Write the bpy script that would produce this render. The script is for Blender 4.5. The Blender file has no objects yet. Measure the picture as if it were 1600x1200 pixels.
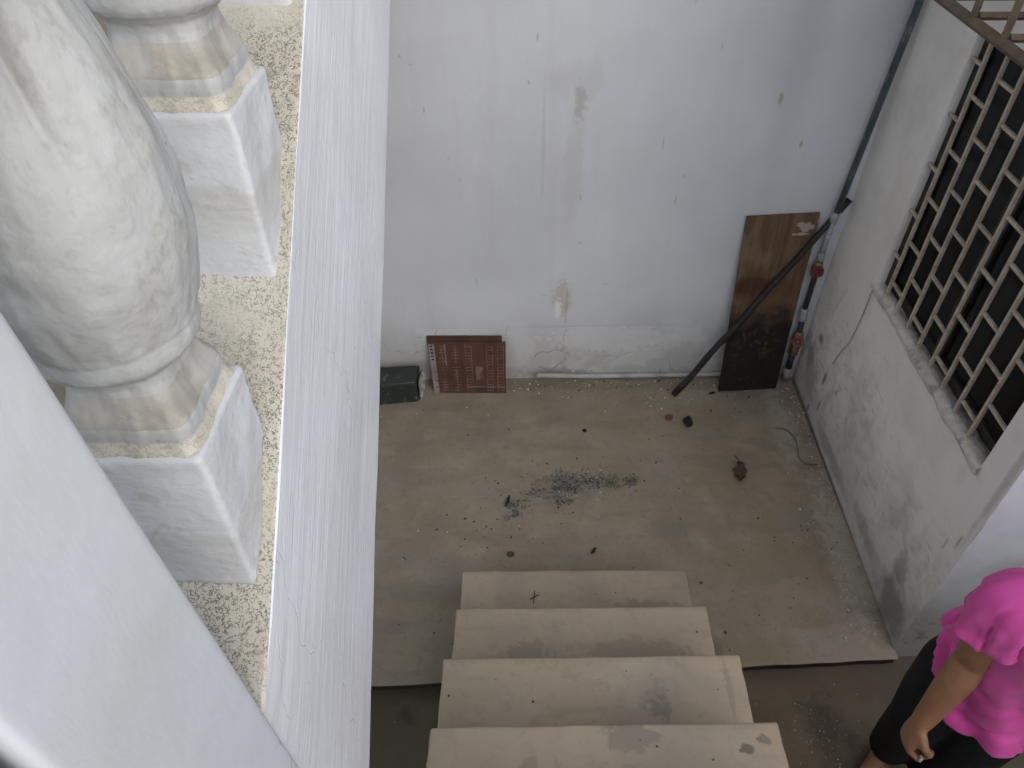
import bpy, bmesh, math, random
from mathutils import Vector, Matrix, noise as mnoise
random.seed(7)
R_ = math.radians
CH = 2.572                       # camera height above the platform floor (metres)

# ------------------------------------------------------------------ camera
scene = bpy.context.scene
col = scene.collection
cam_d = bpy.data.cameras.new('camera'); cam = bpy.data.objects.new('camera', cam_d); col.objects.link(cam)
cam_d.sensor_width = 36.0; cam_d.lens = 1155.84 / 1600 * 36.0
cam_d.clip_start = 0.02; cam_d.clip_end = 500
cx_ = Vector((0.99989536, 0.01259311, -0.00711864))
cy_ = -Vector((0.00345387, -0.68569485, -0.72788093))
cz_ = -Vector((-0.0140475, 0.72778018, -0.6856666))
m = Matrix((cx_, cy_, cz_)).transposed().to_4x4(); m.translation = (0, 0, CH)
cam.matrix_world = m
scene.camera = cam

# ------------------------------------------------------------------ light
SUN_TO = Vector((0.48, -0.70, 0.52)).normalized()
sun_d = bpy.data.lights.new('sun', 'SUN'); sun = bpy.data.objects.new('sun', sun_d); col.objects.link(sun)
sun_d.energy = 1.0; sun_d.angle = R_(100); sun_d.color = (1.0, 0.99, 0.975)
sun.rotation_euler = SUN_TO.to_track_quat('Z', 'Y').to_euler()
world = bpy.data.worlds.new('World'); scene.world = world; world.use_nodes = True
wn = world.node_tree; bg = wn.nodes['Background']
sky = wn.nodes.new('ShaderNodeTexSky'); sky.sky_type = 'NISHITA'; sky.sun_disc = False
sky.sun_elevation = math.asin(SUN_TO.z); sky.sun_rotation = math.atan2(SUN_TO.x, SUN_TO.y)
sky.air_density = 1.0; sky.dust_density = 1.0; sky.ozone_density = 1.0
hs = wn.nodes.new('ShaderNodeHueSaturation'); hs.inputs['Saturation'].default_value = 0.5
wn.links.new(sky.outputs[0], hs.inputs['Color']); wn.links.new(hs.outputs[0], bg.inputs['Color'])
bg.inputs['Strength'].default_value = 0.15
scene.view_settings.view_transform = 'Standard'; scene.view_settings.look = 'None'
scene.view_settings.exposure = 1.02; scene.view_settings.gamma = 1.0
scene.view_settings.use_curve_mapping = False
scene.cycles.max_bounces = 6; scene.cycles.diffuse_bounces = 4; scene.cycles.glossy_bounces = 3
scene.cycles.adaptive_threshold = 0.025

# ------------------------------------------------------------------ node helpers
class NT:
    def __init__(s, name):
        s.m = bpy.data.materials.new(name); s.m.use_nodes = True
        s.t = s.m.node_tree; s.n = s.t.nodes; s.l = s.t.links
        s.b = s.n['Principled BSDF']
        s.tc = s.n.new('ShaderNodeTexCoord'); s.P = s.tc.outputs['Object']
    def put(s, v, sock):
        if hasattr(v, 'is_linked'): s.l.new(v, sock)
        elif isinstance(v, (int, float)) and sock.type in ('RGBA',): sock.default_value = (v, v, v, 1)
        elif isinstance(v, (tuple, list)) and sock.type == 'RGBA' and len(v) == 3: sock.default_value = (*v, 1)
        else: sock.default_value = v
    def noise(s, scale, detail=4, rough=.55, vec=None, dist=0.0, col=False):
        n = s.n.new('ShaderNodeTexNoise'); n.inputs['Scale'].default_value = scale
        n.inputs['Detail'].default_value = min(detail, 3); n.inputs['Roughness'].default_value = rough
        n.inputs['Distortion'].default_value = dist
        s.l.new(vec or s.P, n.inputs['Vector'])
        return n.outputs['Color' if col else 'Fac']
    def voro(s, scale, vec=None, feature='F1', out='Distance', rand=1.0):
        n = s.n.new('ShaderNodeTexVoronoi'); n.feature = feature; n.inputs['Scale'].default_value = scale
        n.inputs['Randomness'].default_value = rand
        s.l.new(vec or s.P, n.inputs['Vector']); return n.outputs[out]
    def math(s, op, a, b=0.0, clamp=False):
        n = s.n.new('ShaderNodeMath'); n.operation = op; n.use_clamp = clamp
        s.put(a, n.inputs[0]); s.put(b, n.inputs[1]); return n.outputs[0]
    def map(s, v, a, b, c=0.0, d=1.0):
        n = s.n.new('ShaderNodeMapRange'); n.interpolation_type = 'SMOOTHSTEP'
        s.put(v, n.inputs[0]); n.inputs[1].default_value = a; n.inputs[2].default_value = b
        n.inputs[3].default_value = c; n.inputs[4].default_value = d; return n.outputs[0]
    def mix(s, f, a, b, mode='MIX'):
        n = s.n.new('ShaderNodeMix'); n.data_type = 'RGBA'; n.blend_type = mode
        s.put(f, n.inputs[0]); s.put(a, n.inputs[6]); s.put(b, n.inputs[7]); return n.outputs[2]
    def scale(s, sx, sy, sz, vec=None, off=(0, 0, 0), rot=(0, 0, 0)):
        n = s.n.new('ShaderNodeMapping'); n.inputs['Scale'].default_value = (sx, sy, sz)
        n.inputs['Location'].default_value = off; n.inputs['Rotation'].default_value = rot
        s.l.new(vec or s.P, n.inputs['Vector']); return n.outputs[0]
    def vmath(s, op, a, b):
        n = s.n.new('ShaderNodeVectorMath'); n.operation = op
        s.put(a, n.inputs[0]); s.put(b, n.inputs[1]); return n.outputs['Value' if op in ('LENGTH', 'DISTANCE', 'DOT_PRODUCT') else 'Vector']
    def sep(s, ax, vec=None):
        n = s.n.new('ShaderNodeSeparateXYZ'); s.l.new(vec or s.P, n.inputs[0]); return n.outputs[ax]
    def blob(s, c, inv, wob=None, amp=.6, soft=.5, vec=None):
        """soft-edged patch at c, inv = 1/half size on each axis (0 = endless)"""
        v = s.vmath('SUBTRACT', vec or s.P, c); v = s.vmath('MULTIPLY', v, inv)
        n = s.n.new('ShaderNodeVectorMath'); n.operation = 'LENGTH'; s.l.new(v, n.inputs[0]); d = n.outputs['Value']
        if wob is not None: d = s.math('ADD', d, s.math('MULTIPLY', s.math('SUBTRACT', wob, .5), amp * 2))
        return s.map(d, 1.0, 1.0 - soft)
    def bump(s, h, strength=.3, dist=.01, prev=None):
        n = s.n.new('ShaderNodeBump'); n.inputs['Strength'].default_value = strength; n.inputs['Distance'].default_value = dist
        s.l.new(h, n.inputs['Height'])
        if prev is not None: s.l.new(prev, n.inputs['Normal'])
        return n.outputs[0]
    def out(s, color=None, rough=None, normal=None, metal=None, spec=None):
        if color is not None: s.put(color, s.b.inputs['Base Color'])
        if rough is not None: s.put(rough, s.b.inputs['Roughness'])
        if normal is not None: s.l.new(normal, s.b.inputs['Normal'])
        if metal is not None: s.put(metal, s.b.inputs['Metallic'])
        if spec is not None: s.put(spec, s.b.inputs['Specular IOR Level'])
        return s.m

# ------------------------------------------------------------------ mesh helpers
def link(name, me, mat=None, parent=None, smooth=False):
    o = bpy.data.objects.new(name, me); col.objects.link(o)
    if mat: me.materials.append(mat)
    if smooth:
        for p in me.polygons: p.use_smooth = True
    if parent: o.parent = parent
    return o
def mk(name, verts, faces, mat=None, parent=None, smooth=False):
    me = bpy.data.meshes.new(name); me.from_pydata([tuple(v) for v in verts], [], faces); me.update()
    bm = bmesh.new(); bm.from_mesh(me); bmesh.ops.recalc_face_normals(bm, faces=bm.faces); bm.to_mesh(me); bm.free()
    return link(name, me, mat, parent, smooth)
def empty(name, loc=(0, 0, 0)):
    o = bpy.data.objects.new(name, None); col.objects.link(o); o.empty_display_size = .05
    o.location = loc; return o
def tag(o, label=None, cat=None, group=None, kind=None):
    if label: o['label'] = label
    if cat: o['category'] = cat
    if group: o['group'] = group
    if kind: o['kind'] = kind
    return o
def nz(p, s=1.0, off=0.0):
    return mnoise.noise(Vector((p[0] * s + off, p[1] * s + off * 1.7, p[2] * s - off)))
def fnz(p, s=1.0, off=0.0):
    return nz(p, s, off) + .5 * nz(p, s * 2.1, off + 9) + .25 * nz(p, s * 4.3, off + 21)
def prism(poly, axis_pts, name, mat, parent=None):
    """8-corner hexahedron helper: poly = 4 bottom + 4 top points"""
    f = [(0, 1, 2, 3), (4, 5, 6, 7), (0, 1, 5, 4), (1, 2, 6, 5), (2, 3, 7, 6), (3, 0, 4, 7)]
    return mk(name, poly, f, mat, parent)
def hexa(name, c8, mat, parent=None, bevel=0.0, cuts=0, rough=0.0, seed=0.0, segs=2):
    """box from 8 corners (4 bottom, 4 top, same order), bevelled, with a worn uneven surface"""
    bm = bmesh.new(); v = [bm.verts.new(p) for p in c8]
    for f in [(0, 1, 2, 3), (4, 5, 6, 7), (0, 1, 5, 4), (1, 2, 6, 5), (2, 3, 7, 6), (3, 0, 4, 7)]: bm.faces.new([v[i] for i in f])
    bmesh.ops.recalc_face_normals(bm, faces=bm.faces)
    if cuts: bmesh.ops.subdivide_edges(bm, edges=bm.edges[:], cuts=cuts, use_grid_fill=True)
    if bevel:
        sharp = [e for e in bm.edges if len(e.link_faces) == 2 and e.calc_face_angle(0) > .5]
        bmesh.ops.bevel(bm, geom=sharp, offset=bevel, segments=segs, affect='EDGES', profile=.5)
    if rough:
        bm.normal_update()
        for q in bm.verts:
            q.co += Vector((fnz(q.co, 14, seed), fnz(q.co, 14, seed + 5), fnz(q.co, 14, seed + 11))) * rough
    me = bpy.data.meshes.new(name); bm.to_mesh(me); bm.free()
    return link(name, me, mat, parent, smooth=bool(bevel and cuts))
def box8(x0, x1, y0, y1, z0, z1):
    return [(x0, y0, z0), (x1, y0, z0), (x1, y1, z0), (x0, y1, z0), (x0, y0, z1), (x1, y0, z1), (x1, y1, z1), (x0, y1, z1)]
def tube_geo(pts, rad, seg=10, squash=None, cap=True):
    pts = [Vector(p) for p in pts]; n = len(pts)
    if not hasattr(rad, '__len__'): rad = [rad] * n
    T = []
    for i in range(n):
        a = pts[max(i - 1, 0)]; b = pts[min(i + 1, n - 1)]; T.append((b - a).normalized())
    ref = Vector((0, 0, 1)) if abs(T[0].z) < .9 else Vector((1, 0, 0))
    u = T[0].cross(ref).normalized(); V = []; F = []
    for i in range(n):
        u = (u - T[i] * u.dot(T[i])).normalized(); w = T[i].cross(u)
        ru = rw = rad[i]
        if hasattr(rad[i], '__len__'): ru, rw = rad[i]
        for k in range(seg):
            a = 2 * math.pi * k / seg
            V.append(pts[i] + u * math.cos(a) * ru + w * math.sin(a) * rw)
    for i in range(n - 1):
        for k in range(seg):
            F.append((i * seg + k, i * seg + (k + 1) % seg, (i + 1) * seg + (k + 1) % seg, (i + 1) * seg + k))
    if cap: F.append(tuple(range(seg))[::-1]); F.append(tuple((n - 1) * seg + k for k in range(seg)))
    return V, F
def tube(name, pts, rad, mat, parent=None, seg=10, smooth=True):
    V, F = tube_geo(pts, rad, seg); o = mk(name, V, F, mat, parent, smooth)
    return o
def catmull(P, n=8):
    P = [Vector(p) for p in P]; out = []
    for i in range(len(P) - 1):
        a = P[max(i - 1, 0)]; b = P[i]; c = P[i + 1]; d = P[min(i + 2, len(P) - 1)]
        for k in range(n):
            t = k / n
            out.append(.5 * ((2 * b) + (c - a) * t + (2 * a - 5 * b + 4 * c - d) * t * t + (3 * b - a - 3 * c + d) * t ** 3))
    out.append(P[-1]); return out
def join_geo(parts):
    V = []; F = []
    for v, f in parts:
        o = len(V); V += [tuple(q) for q in v]; F += [tuple(i + o for i in g) for g in f]
    return V, F

# ------------------------------------------------------------------ layout (all heights relative to the platform floor)
LOW = -0.058                                   # lower yard floor
def BW(x): return 2.7755 + 0.032 * x           # back wall: y at x
def RW(y): return 1.362 + 0.0176 * (y - 1.32)  # right wall: x at y
def PE(x): return 1.200 + 0.0626 * x           # platform front edge: y at x
XS = -0.26                                     # outer face of the upper flight's stringer
def ST(y): return CH - 0.757 + 0.765 * (y - 0.317)     # top of stringer
def SB(y): return CH - 1.346 + 0.822 * (y - 0.468)     # bottom of stringer
LAND = CH - 1.372

# ------------------------------------------------------------------ materials
def mat_backwall():
    t = NT('painted_plaster_wall'); P = t.P
    big = t.noise(1.3, 3); mid = t.noise(5, 5); fine = t.noise(60, 3)
    c = t.mix(t.map(big, .35, .7), (.66, .672, .70), (.58, .592, .62))
    c = t.mix(t.math('MULTIPLY', t.map(mid, .5, .75), .35), c, (.60, .585, .56))
    st = t.noise(3.0, 4, vec=t.scale(3.5, 1, .35))          # vertical wash streaks
    c = t.mix(t.math('MULTIPLY', t.map(st, .52, .74), .20), c, (.52, .515, .51))
    wob = t.noise(16, 4); wob2 = t.noise(45, 3)
    def patch(c, at, half, colr, k, w=wob, amp=.5, soft=.5):
        b = t.blob((at[0], 0, at[1]), (1 / half[0], 0, 1 / half[1]), w, amp, soft)
        return t.mix(t.math('MULTIPLY', b, k), c, colr)
    # damp skirt near the floor and its repaired, rougher band of plaster
    z = t.sep(2)
    low = t.math('ADD', z, t.math('MULTIPLY', t.math('SUBTRACT', t.noise(4, 4), .5), .28))
    c = t.mix(t.math('MULTIPLY', t.map(low, .48, .05), .72), c, (.42, .40, .36))
    band = t.map(t.math('ADD', z, t.math('MULTIPLY', t.math('SUBTRACT', t.noise(9, 3), .5), .07)), .335, .325)
    c = t.mix(t.math('MULTIPLY', t.math('MULTIPLY', band, t.map(t.noise(7, 5), .45, .6)), .55), c, (.66, .655, .64))
    # peeled spots under each other, in the middle of the wall
    c = patch(c, (.20, 1.50), (.13, .10), (.52, .51, .49), .28)
    c = patch(c, (.215, 1.42), (.035, .085), (.45, .43, .40), .7, wob2, .9)
    c = patch(c, (.185, 1.43), (.018, .05), (.68, .68, .68), .7, wob2, 1.1)
    c = patch(c, (.205, 1.16), (.05, .32), (.50, .49, .47), .35)
    c = patch(c, (.185, .50), (.055, .13), (.47, .43, .37), .6, wob2, .7)
    c = patch(c, (.165, .44), (.020, .075), (.78, .78, .77), .9, wob2, .8)
    c = patch(c, (.205, .46), (.006, .13), (.38, .34, .28), .6, wob2, .5)
    c = patch(c, (.08, 1.22), (.010, .32), (.46, .46, .46), .35)
    c = patch(c, (1.02, 1.55), (.11, .75), (.50, .49, .50), .45, wob, .3, .9)  # broad soft darker upright band
    c = patch(c, (.98, 1.425), (.012, .028), (.40, .34, .24), .8, wob2, .3)
    c = patch(c, (1.105, 1.24), (.008, .018), (.42, .36, .25), .8, wob2, .3)
    c = patch(c, (.16, .03), (.20, .05), (.33, .32, .30), .8, wob2, .8)
    c = patch(c, (.42, .25), (.35, .10), (.70, .70, .69), .5, wob2, 1.0, .4)
    for at, h in [((.555, 1.25), (.004, .035)), ((.70, 1.95), (.003, .05)), ((.60, 1.80), (.003, .05)), ((.24, 1.02), (.005, .018)),
                  ((-.52, 1.70), (.007, .008)), ((-.45, 1.60), (.006, .006)), ((-.415, 1.57), (.005, .006)), ((-.38, 1.40), (.006, .018)),
                  ((-.30, 1.20), (.005, .005)), ((-.26, 1.11), (.004, .006)), ((-.21, .60), (.004, .03)), ((.05, 1.66), (.006, .02)),
                  ((.02, 1.50), (.006, .012)), ((.38, .58), (.02, .004)), ((.10, .52), (.012, .004)), ((.25, .80), (.015, .004)),
                  ((.66, 1.11), (.005, .012)), ((.64, 1.00), (.005, .03)), ((-.50, .28), (.014, .006)), ((-.47, .13), (.016, .006)), ((.72, 1.62), (.004, .02))]:
        b = t.blob((at[0], 0, at[1]), (1 / h[0], 0, 1 / h[1]), wob2, .35, .5)
        c = t.mix(t.math('MULTIPLY', b, .38), c, (.28, .27, .26))
    # hairline cracks in the low band
    ed = t.voro(3.2, vec=t.vmath('ADD', P, t.vmath('MULTIPLY', t.noise(7, 4, col=True), (.16, .16, .16))), feature='DISTANCE_TO_EDGE')
    crack = t.math('MULTIPLY', t.map(ed, .010, .002), t.map(z, .37, .28))
    crack = t.math('MULTIPLY', crack, t.map(t.noise(3, 2), .48, .6))
    c = t.mix(t.math('MULTIPLY', crack, .8), c, (.24, .22, .20))
    # long repair line
    ln = t.blob((.33, 0, .335), (1 / .62, 0, 1 / .006), wob2, .4, .5)
    c = t.mix(t.math('MULTIPLY', ln, .2), c, (.36, .35, .33))
    h = t.math('ADD', t.math('MULTIPLY', mid, .6), t.math('MULTIPLY', fine, .12))
    h = t.math('SUBTRACT', h, t.math('MULTIPLY', crack, .5))
    n = t.bump(h, .35, .02)
    return t.out(c, t.map(mid, .3, .8, .55, .75), n, spec=.35)

def mat_sidewall():
    t = NT('grimy_plaster_wall'); P = t.P; z = t.sep(2); y = t.sep(1)
    mid = t.noise(4.5, 5); fine = t.noise(70, 3); w = t.noise(14, 4)
    c = t.mix(t.map(t.noise(1.6, 3), .35, .7), (.84, .81, .765), (.88, .86, .82))
    c = t.mix(t.math('MULTIPLY', t.map(mid, .5, .72), .3), c, (.60, .55, .50))
    low = t.math('ADD', z, t.math('MULTIPLY', t.math('SUBTRACT', t.noise(3.2, 5), .5), .7))
    c = t.mix(t.math('MULTIPLY', t.map(low, .55, .0), .6), c, (.42, .38, .32))
    c = t.mix(t.math('MULTIPLY', t.map(t.noise(2.1, 3), .5, .66), .3), c, (.68, .57, .50))
    g2 = t.noise(9, 3, dist=1.2); g3 = t.noise(30, 3, vec=t.scale(1, .5, 2.2))
    c = t.mix(t.math('MULTIPLY', t.math('MULTIPLY', t.map(low, .85, .10), t.map(g2, .44, .70)), .5), c, (.46, .40, .32))
    c = t.mix(t.math('MULTIPLY', t.math('MULTIPLY', t.map(low, 1.0, .2), t.map(g3, .58, .70)), .45), c, (.30, .27, .22))
    for (yy, zz, hy, hz, k, cc) in [(1.45, .10, .16, .16, .75, (.20, .195, .16)), (1.50, .22, .07, .12, .6, (.24, .23, .19)), (2.62, .12, .10, .18, .55, (.30, .28, .19)),
                                    (2.70, .22, .08, .10, .6, (.22, .20, .18)), (2.50, .26, .02, .05, .8, (.14, .12, .11)), (2.46, .12, .012, .05, .8, (.15, .13, .11)),
                                    (2.66, .36, .035, .03, .8, (.28, .16, .15)), (2.55, .02, .018, .03, .8, (.16, .10, .06)), (1.36, .62, .008, .04, .7, (.38, .37, .35)), (1.40, .55, .008, .035, .6, (.45, .44, .42)),
                                    (1.345, 1.0, .02, .5, .55, (.45, .42, .38)), (2.36, .30, .02, .02, .5, (.2, .18, .16)), (1.75, .10, .2, .06, .6, (.30, .27, .22)), (2.2, .06, .3, .05, .6, (.28, .26, .22))]:
        b = t.blob((0, yy, zz), (0, 1 / hy, 1 / hz), w, .6, .7); c = t.mix(t.math('MULTIPLY', b, k), c, cc)
    h = t.math('ADD', mid, t.math('MULTIPLY', fine, .15)); n = t.bump(h, .4, .02)
    return t.out(c, .75, n, spec=.3)

def mat_floor():
    t = NT('worn_concrete_floor'); P = t.P
    a = t.noise(1.7, 5, dist=.6); b = t.noise(7, 6); f = t.noise(90, 2); w = t.noise(22, 4, dist=.5)
    sw = t.noise(2.5, 5, vec=t.scale(1, 3.5, 1))
    c = t.mix(t.map(a, .35, .68), (0.323, 0.263, 0.187), (0.265, 0.218, 0.159))
    c = t.mix(t.math('MULTIPLY', t.map(b, .46, .70), .55), c, (0.372, 0.317, 0.233))
    c = t.mix(t.math('MULTIPLY', t.map(sw, .50, .68), .62), c, (0.221, 0.191, 0.143))
    c = t.mix(t.math('MULTIPLY', t.map(t.noise(3.3, 4, vec=t.scale(1, 1, 1, off=(5, 3, 0))), .52, .68), .50), c, (0.297, 0.256, 0.215))
    c = t.mix(t.math('MULTIPLY', t.map(t.noise(2.4, 4, vec=t.scale(1, 1, 1, off=(1, 8, 0))), .53, .68), .60), c, (0.253, 0.206, 0.123))
    for (x, y, hx, hy, k, cc, am) in [(.22, 2.06, .26, .10, .45, (0.162, 0.147, 0.118), .8), (.62, 2.12, .12, .08, .45, (0.226, 0.206, 0.170), .8), (1.31, 1.75, .10, .55, .60, (0.517, 0.467, 0.380), .9), (1.24, 2.45, .10, .35, .55, (0.452, 0.407, 0.330), 1.),
                                  (.62, 1.83, .16, .10, .5, (0.200, 0.176, 0.140), .9), (.70, 1.30, .07, .10, .6, (0.129, 0.121, 0.094), .9), (1.10, 1.45, .10, .09, .35, (0.215, 0.150, 0.094), .9),
                                  (.45, 1.60, .35, .05, .5, (0.182, 0.147, 0.094), .5), (-.3, 1.30, .10, .2, .25, (0.215, 0.191, 0.145), .9), (.35, 2.72, 1.3, .05, .5, (0.215, 0.186, 0.140), .6), (.8, 2.66, .30, .10, .35, (0.388, 0.342, 0.254), .9),
                                  (-.35, 2.1, .12, .10, .3, (0.237, 0.211, 0.178), .9), (.9, 2.1, .25, .2, .35, (0.237, 0.191, 0.110), .9), (-.50, 1.9, .10, .5, .3, (0.237, 0.201, 0.152), .9)]:
        m_ = t.blob((x, y, 0), (1 / hx, 1 / hy, 0), w, am * .75, .85); c = t.mix(t.math('MULTIPLY', m_, k), c, cc)
    gr_ = t.noise(34, 3, dist=.8); c = t.mix(t.math('MULTIPLY', t.map(gr_, .52, .68), .30), c, (0.17, 0.155, 0.125))
    # old mortar drops and dark specks
    v = t.voro(26, out='Distance'); sp = t.math('MULTIPLY', t.map(v, .10, .06), t.map(t.noise(4, 2), .50, .60))
    c = t.mix(t.math('MULTIPLY', sp, .7), c, (0.108, 0.085, 0.060))
    v2 = t.voro(31, vec=t.scale(1, 1, 1, off=(4, 2, 1))); sp2 = t.math('MULTIPLY', t.map(v2, .08, .05), t.map(t.noise(3, 2, vec=t.scale(1, 1, 1, off=(9, 1, 0))), .53, .62))
    c = t.mix(t.math('MULTIPLY', sp2, .8), c, (0.538, 0.482, 0.372))
    h = t.math('ADD', t.math('MULTIPLY', b, .7), t.math('MULTIPLY', f, .2)); n = t.bump(h, .30, .01)
    return t.out(c, t.map(b, .3, .7, .55, .8), n, spec=.35)

def mat_lowfloor():
    t = NT('stained_yard_concrete'); b = t.noise(6, 6); a = t.noise(2.2, 5)
    c = t.mix(t.map(a, .35, .65), (0.136, 0.104, 0.066), (0.101, 0.080, 0.052))
    c = t.mix(t.math('MULTIPLY', t.map(b, .5, .7), .5), c, (0.163, 0.132, 0.091))
    w = t.noise(18, 4)
    for (x, y, hx, hy, k, cc, am) in [(1.05, 1.06, .10, .16, .7, (0.058, 0.045, 0.030), 1.), (-.40, 1.08, .05, .04, .7, (0.062, 0.049, 0.033), .9), (.80, 1.10, .3, .08, .4, (0.077, 0.062, 0.038), .9)]:
        m_ = t.blob((x, y, 0), (1 / hx, 1 / hy, 0), w, am, .8); c = t.mix(t.math('MULTIPLY', m_, k), c, cc)
    n = t.bump(b, .35, .012); return t.out(c, .72, n, spec=.35)

def mat_step():
    t = NT('cement_step'); b = t.noise(7, 6); a = t.noise(2.0, 4, dist=.5); f = t.noise(110, 2); w = t.noise(34, 4, dist=.6)
    c = t.mix(t.map(a, .35, .68), (0.410, 0.331, 0.240), (0.359, 0.291, 0.211))
    c = t.mix(t.math('MULTIPLY', t.map(b, .5, .75), .45), c, (0.396, 0.327, 0.242))
    st = t.noise(3, 4, vec=t.scale(1.2, 5, 1)); c = t.mix(t.math('MULTIPLY', t.map(st, .55, .72), .35), c, (0.247, 0.200, 0.146))
    for (x, y, hx, hy, k, cc) in [(.36, .86, .045, .06, .75, (0.175, 0.154, 0.125)), (.33, .93, .13, .09, .40, (0.431, 0.378, 0.307)), (.25, .69, .07, .045, .7, (0.205, 0.178, 0.146)), (.22, .58, .09, .05, .65, (0.215, 0.186, 0.146)),
                                  (.52, .665, .022, .016, .8, (0.103, 0.093, 0.073)), (.56, .685, .018, .014, .7, (0.143, 0.126, 0.097)), (.56, .90, .010, .10, .5, (0.247, 0.200, 0.149)), (.45, 1.36, .14, .04, .5, (0.205, 0.168, 0.122)), (.35, 1.10, .2, .05, .4, (0.236, 0.186, 0.138)),
                                  (.02, 1.10, .07, .045, .5, (0.215, 0.178, 0.130)), (-.05, .82, .10, .06, .3, (0.442, 0.373, 0.291)), (.02, .62, .03, .03, .45, (0.205, 0.168, 0.122)), (-.13, 1.26, .02, .012, .5, (0.205, 0.168, 0.122))]:
        m_ = t.blob((x, y, 0), (1 / hx, 1 / hy, 0), w, 1.0, .35); c = t.mix(t.math('MULTIPLY', m_, k), c, cc)
    gr_ = t.noise(30, 3, dist=.8); c = t.mix(t.math('MULTIPLY', t.map(gr_, .52, .68), .25), c, (0.22, 0.20, 0.165))
    c = t.mix(t.math('MULTIPLY', t.map(t.noise(3.6, 3, dist=.7), .48, .66), .40), c, (0.27, 0.245, 0.20))
    v = t.voro(30); sp = t.math('MULTIPLY', t.map(v, .09, .05), t.map(t.noise(5, 2), .55, .62)); c = t.mix(t.math('MULTIPLY', sp, .7), c, (0.133, 0.107, 0.080))
    n = t.bump(t.math('ADD', b, t.math('MULTIPLY', f, .2)), .28, .01); return t.out(c, .72, n, spec=.3)

def mat_white(name, base=(.76, .765, .775), dirt=(.55, .53, .49), k=.45, stroke=(1, 6, 1), sc=9, bump=.4, rough=.42):
    t = NT(name); a = t.noise(2.6, 4); b = t.noise(sc, 5, vec=t.scale(*stroke)); f = t.noise(55, 3, vec=t.scale(*stroke))
    c = t.mix(t.math('MULTIPLY', t.map(a, .45, .70), k), base, dirt)
    c = t.mix(t.math('MULTIPLY', t.map(t.noise(11, 5, dist=.8), .58, .72), k * .8), c, tuple(x * .86 for x in dirt))
    v = t.voro(24, vec=t.vmath('ADD', t.P, t.vmath('MULTIPLY', t.noise(9, 3, col=True), (.05, .05, .05))))
    sp = t.math('MULTIPLY', t.map(v, .07, .03), t.map(t.noise(6, 2), .56, .63)); c = t.mix(t.math('MULTIPLY', sp, .7), c, (.18, .165, .14))
    n = t.bump(t.math('ADD', b, t.math('MULTIPLY', f, .35)), bump, .006)
    return t.out(c, t.map(b, .3, .7, rough, rough + .2), n, spec=.45)

def mat_baluster():
    t = NT('painted_cast_baluster'); a = t.noise(7, 4, dist=.5); w = t.noise(55, 4, vec=t.scale(1, 1, .4))
    # dust lies in the cast body's pores; edges keep clean paint
    c = t.mix(t.map(a, .38, .64), (.42, .425, .42), (.37, .367, .345))
    c = t.mix(t.math('MULTIPLY', t.map(t.noise(150, 3, vec=t.scale(1, 1, .6)), .52, .66), t.math('MULTIPLY', t.map(a, .42, .6), .45)), c, (.24, .235, .205))
    pores = t.noise(80, 4, vec=t.scale(1, 1, .75)); c = t.mix(t.math('MULTIPLY', t.map(pores, .56, .70), .30), c, (.34, .33, .30))
    c = t.mix(t.math('MULTIPLY', t.map(w, .50, .75), .28), c, (.34, .33, .30))
    v = t.voro(30); sp = t.math('MULTIPLY', t.map(v, .06, .03), t.map(t.noise(11, 2), .56, .63)); c = t.mix(t.math('MULTIPLY', sp, .7), c, (.15, .14, .12))
    n = t.bump(t.math('ADD', t.math('ADD', t.math('MULTIPLY', a, 1.0), t.math('MULTIPLY', pores, .30)), t.math('MULTIPLY', t.noise(26, 3), .8)), .60, .008)
    return t.out(c, .5, n, spec=.4)

def mat_moulding():
    t = NT('worn_paint_moulding'); a = t.noise(14, 4); f = t.noise(120, 3)
    c = t.mix(t.map(a, .35, .65), (.42, .40, .365), (.27, .25, .215))
    c = t.mix(t.math('MULTIPLY', t.map(t.noise(26, 4), .48, .70), .5), c, (.48, .45, .375))
    sq = t.math('ABSOLUTE', t.math('SUBTRACT', t.noise(75, 3), .5)); c = t.mix(t.math('MULTIPLY', t.math('MULTIPLY', t.map(sq, .03, .01), t.map(t.noise(20, 2), .5, .6)), .6), c, (.30, .26, .20))
    return t.out(c, .55, t.bump(t.math('ADD', a, t.math('MULTIPLY', f, .3)), .4, .004), spec=.4)

def mat_terrazzo(name='cream_terrazzo', dk=.85):
    t = NT(name); P = t.P
    c = t.mix(t.map(t.noise(6, 3), .35, .65), (.54, .505, .425), (.47, .435, .36))
    c = t.mix(t.math('MULTIPLY', t.map(t.noise(40, 2), .5, .7), .35), c, (.58, .535, .44))
    wv = t.vmath('ADD', P, t.vmath('MULTIPLY', t.noise(90, 2, col=True), (.010, .010, .010)))
    s1 = t.math('ABSOLUTE', t.math('SUBTRACT', t.noise(230, 2, vec=wv), .5))
    s2 = t.map(t.noise(150, 2, vec=t.scale(1, 1, 1, off=(3, 1, 2))), .40, .48)
    dens = t.map(t.noise(9, 4), .30, .58, .25, 1.0)
    speck = t.math('MULTIPLY', t.math('MULTIPLY', t.map(s1, .060, .025), s2), dens)
    c = t.mix(t.math('MULTIPLY', speck, dk), c, (.115, .095, .07))
    dirt = t.map(t.noise(13, 5, dist=.6), .62, .72); c = t.mix(t.math('MULTIPLY', dirt, .5), c, (.22, .195, .16))
    # dark grime collected against the plinths
    return t.out(c, .45, t.bump(t.noise(120, 2), .15, .003), spec=.4)

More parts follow.
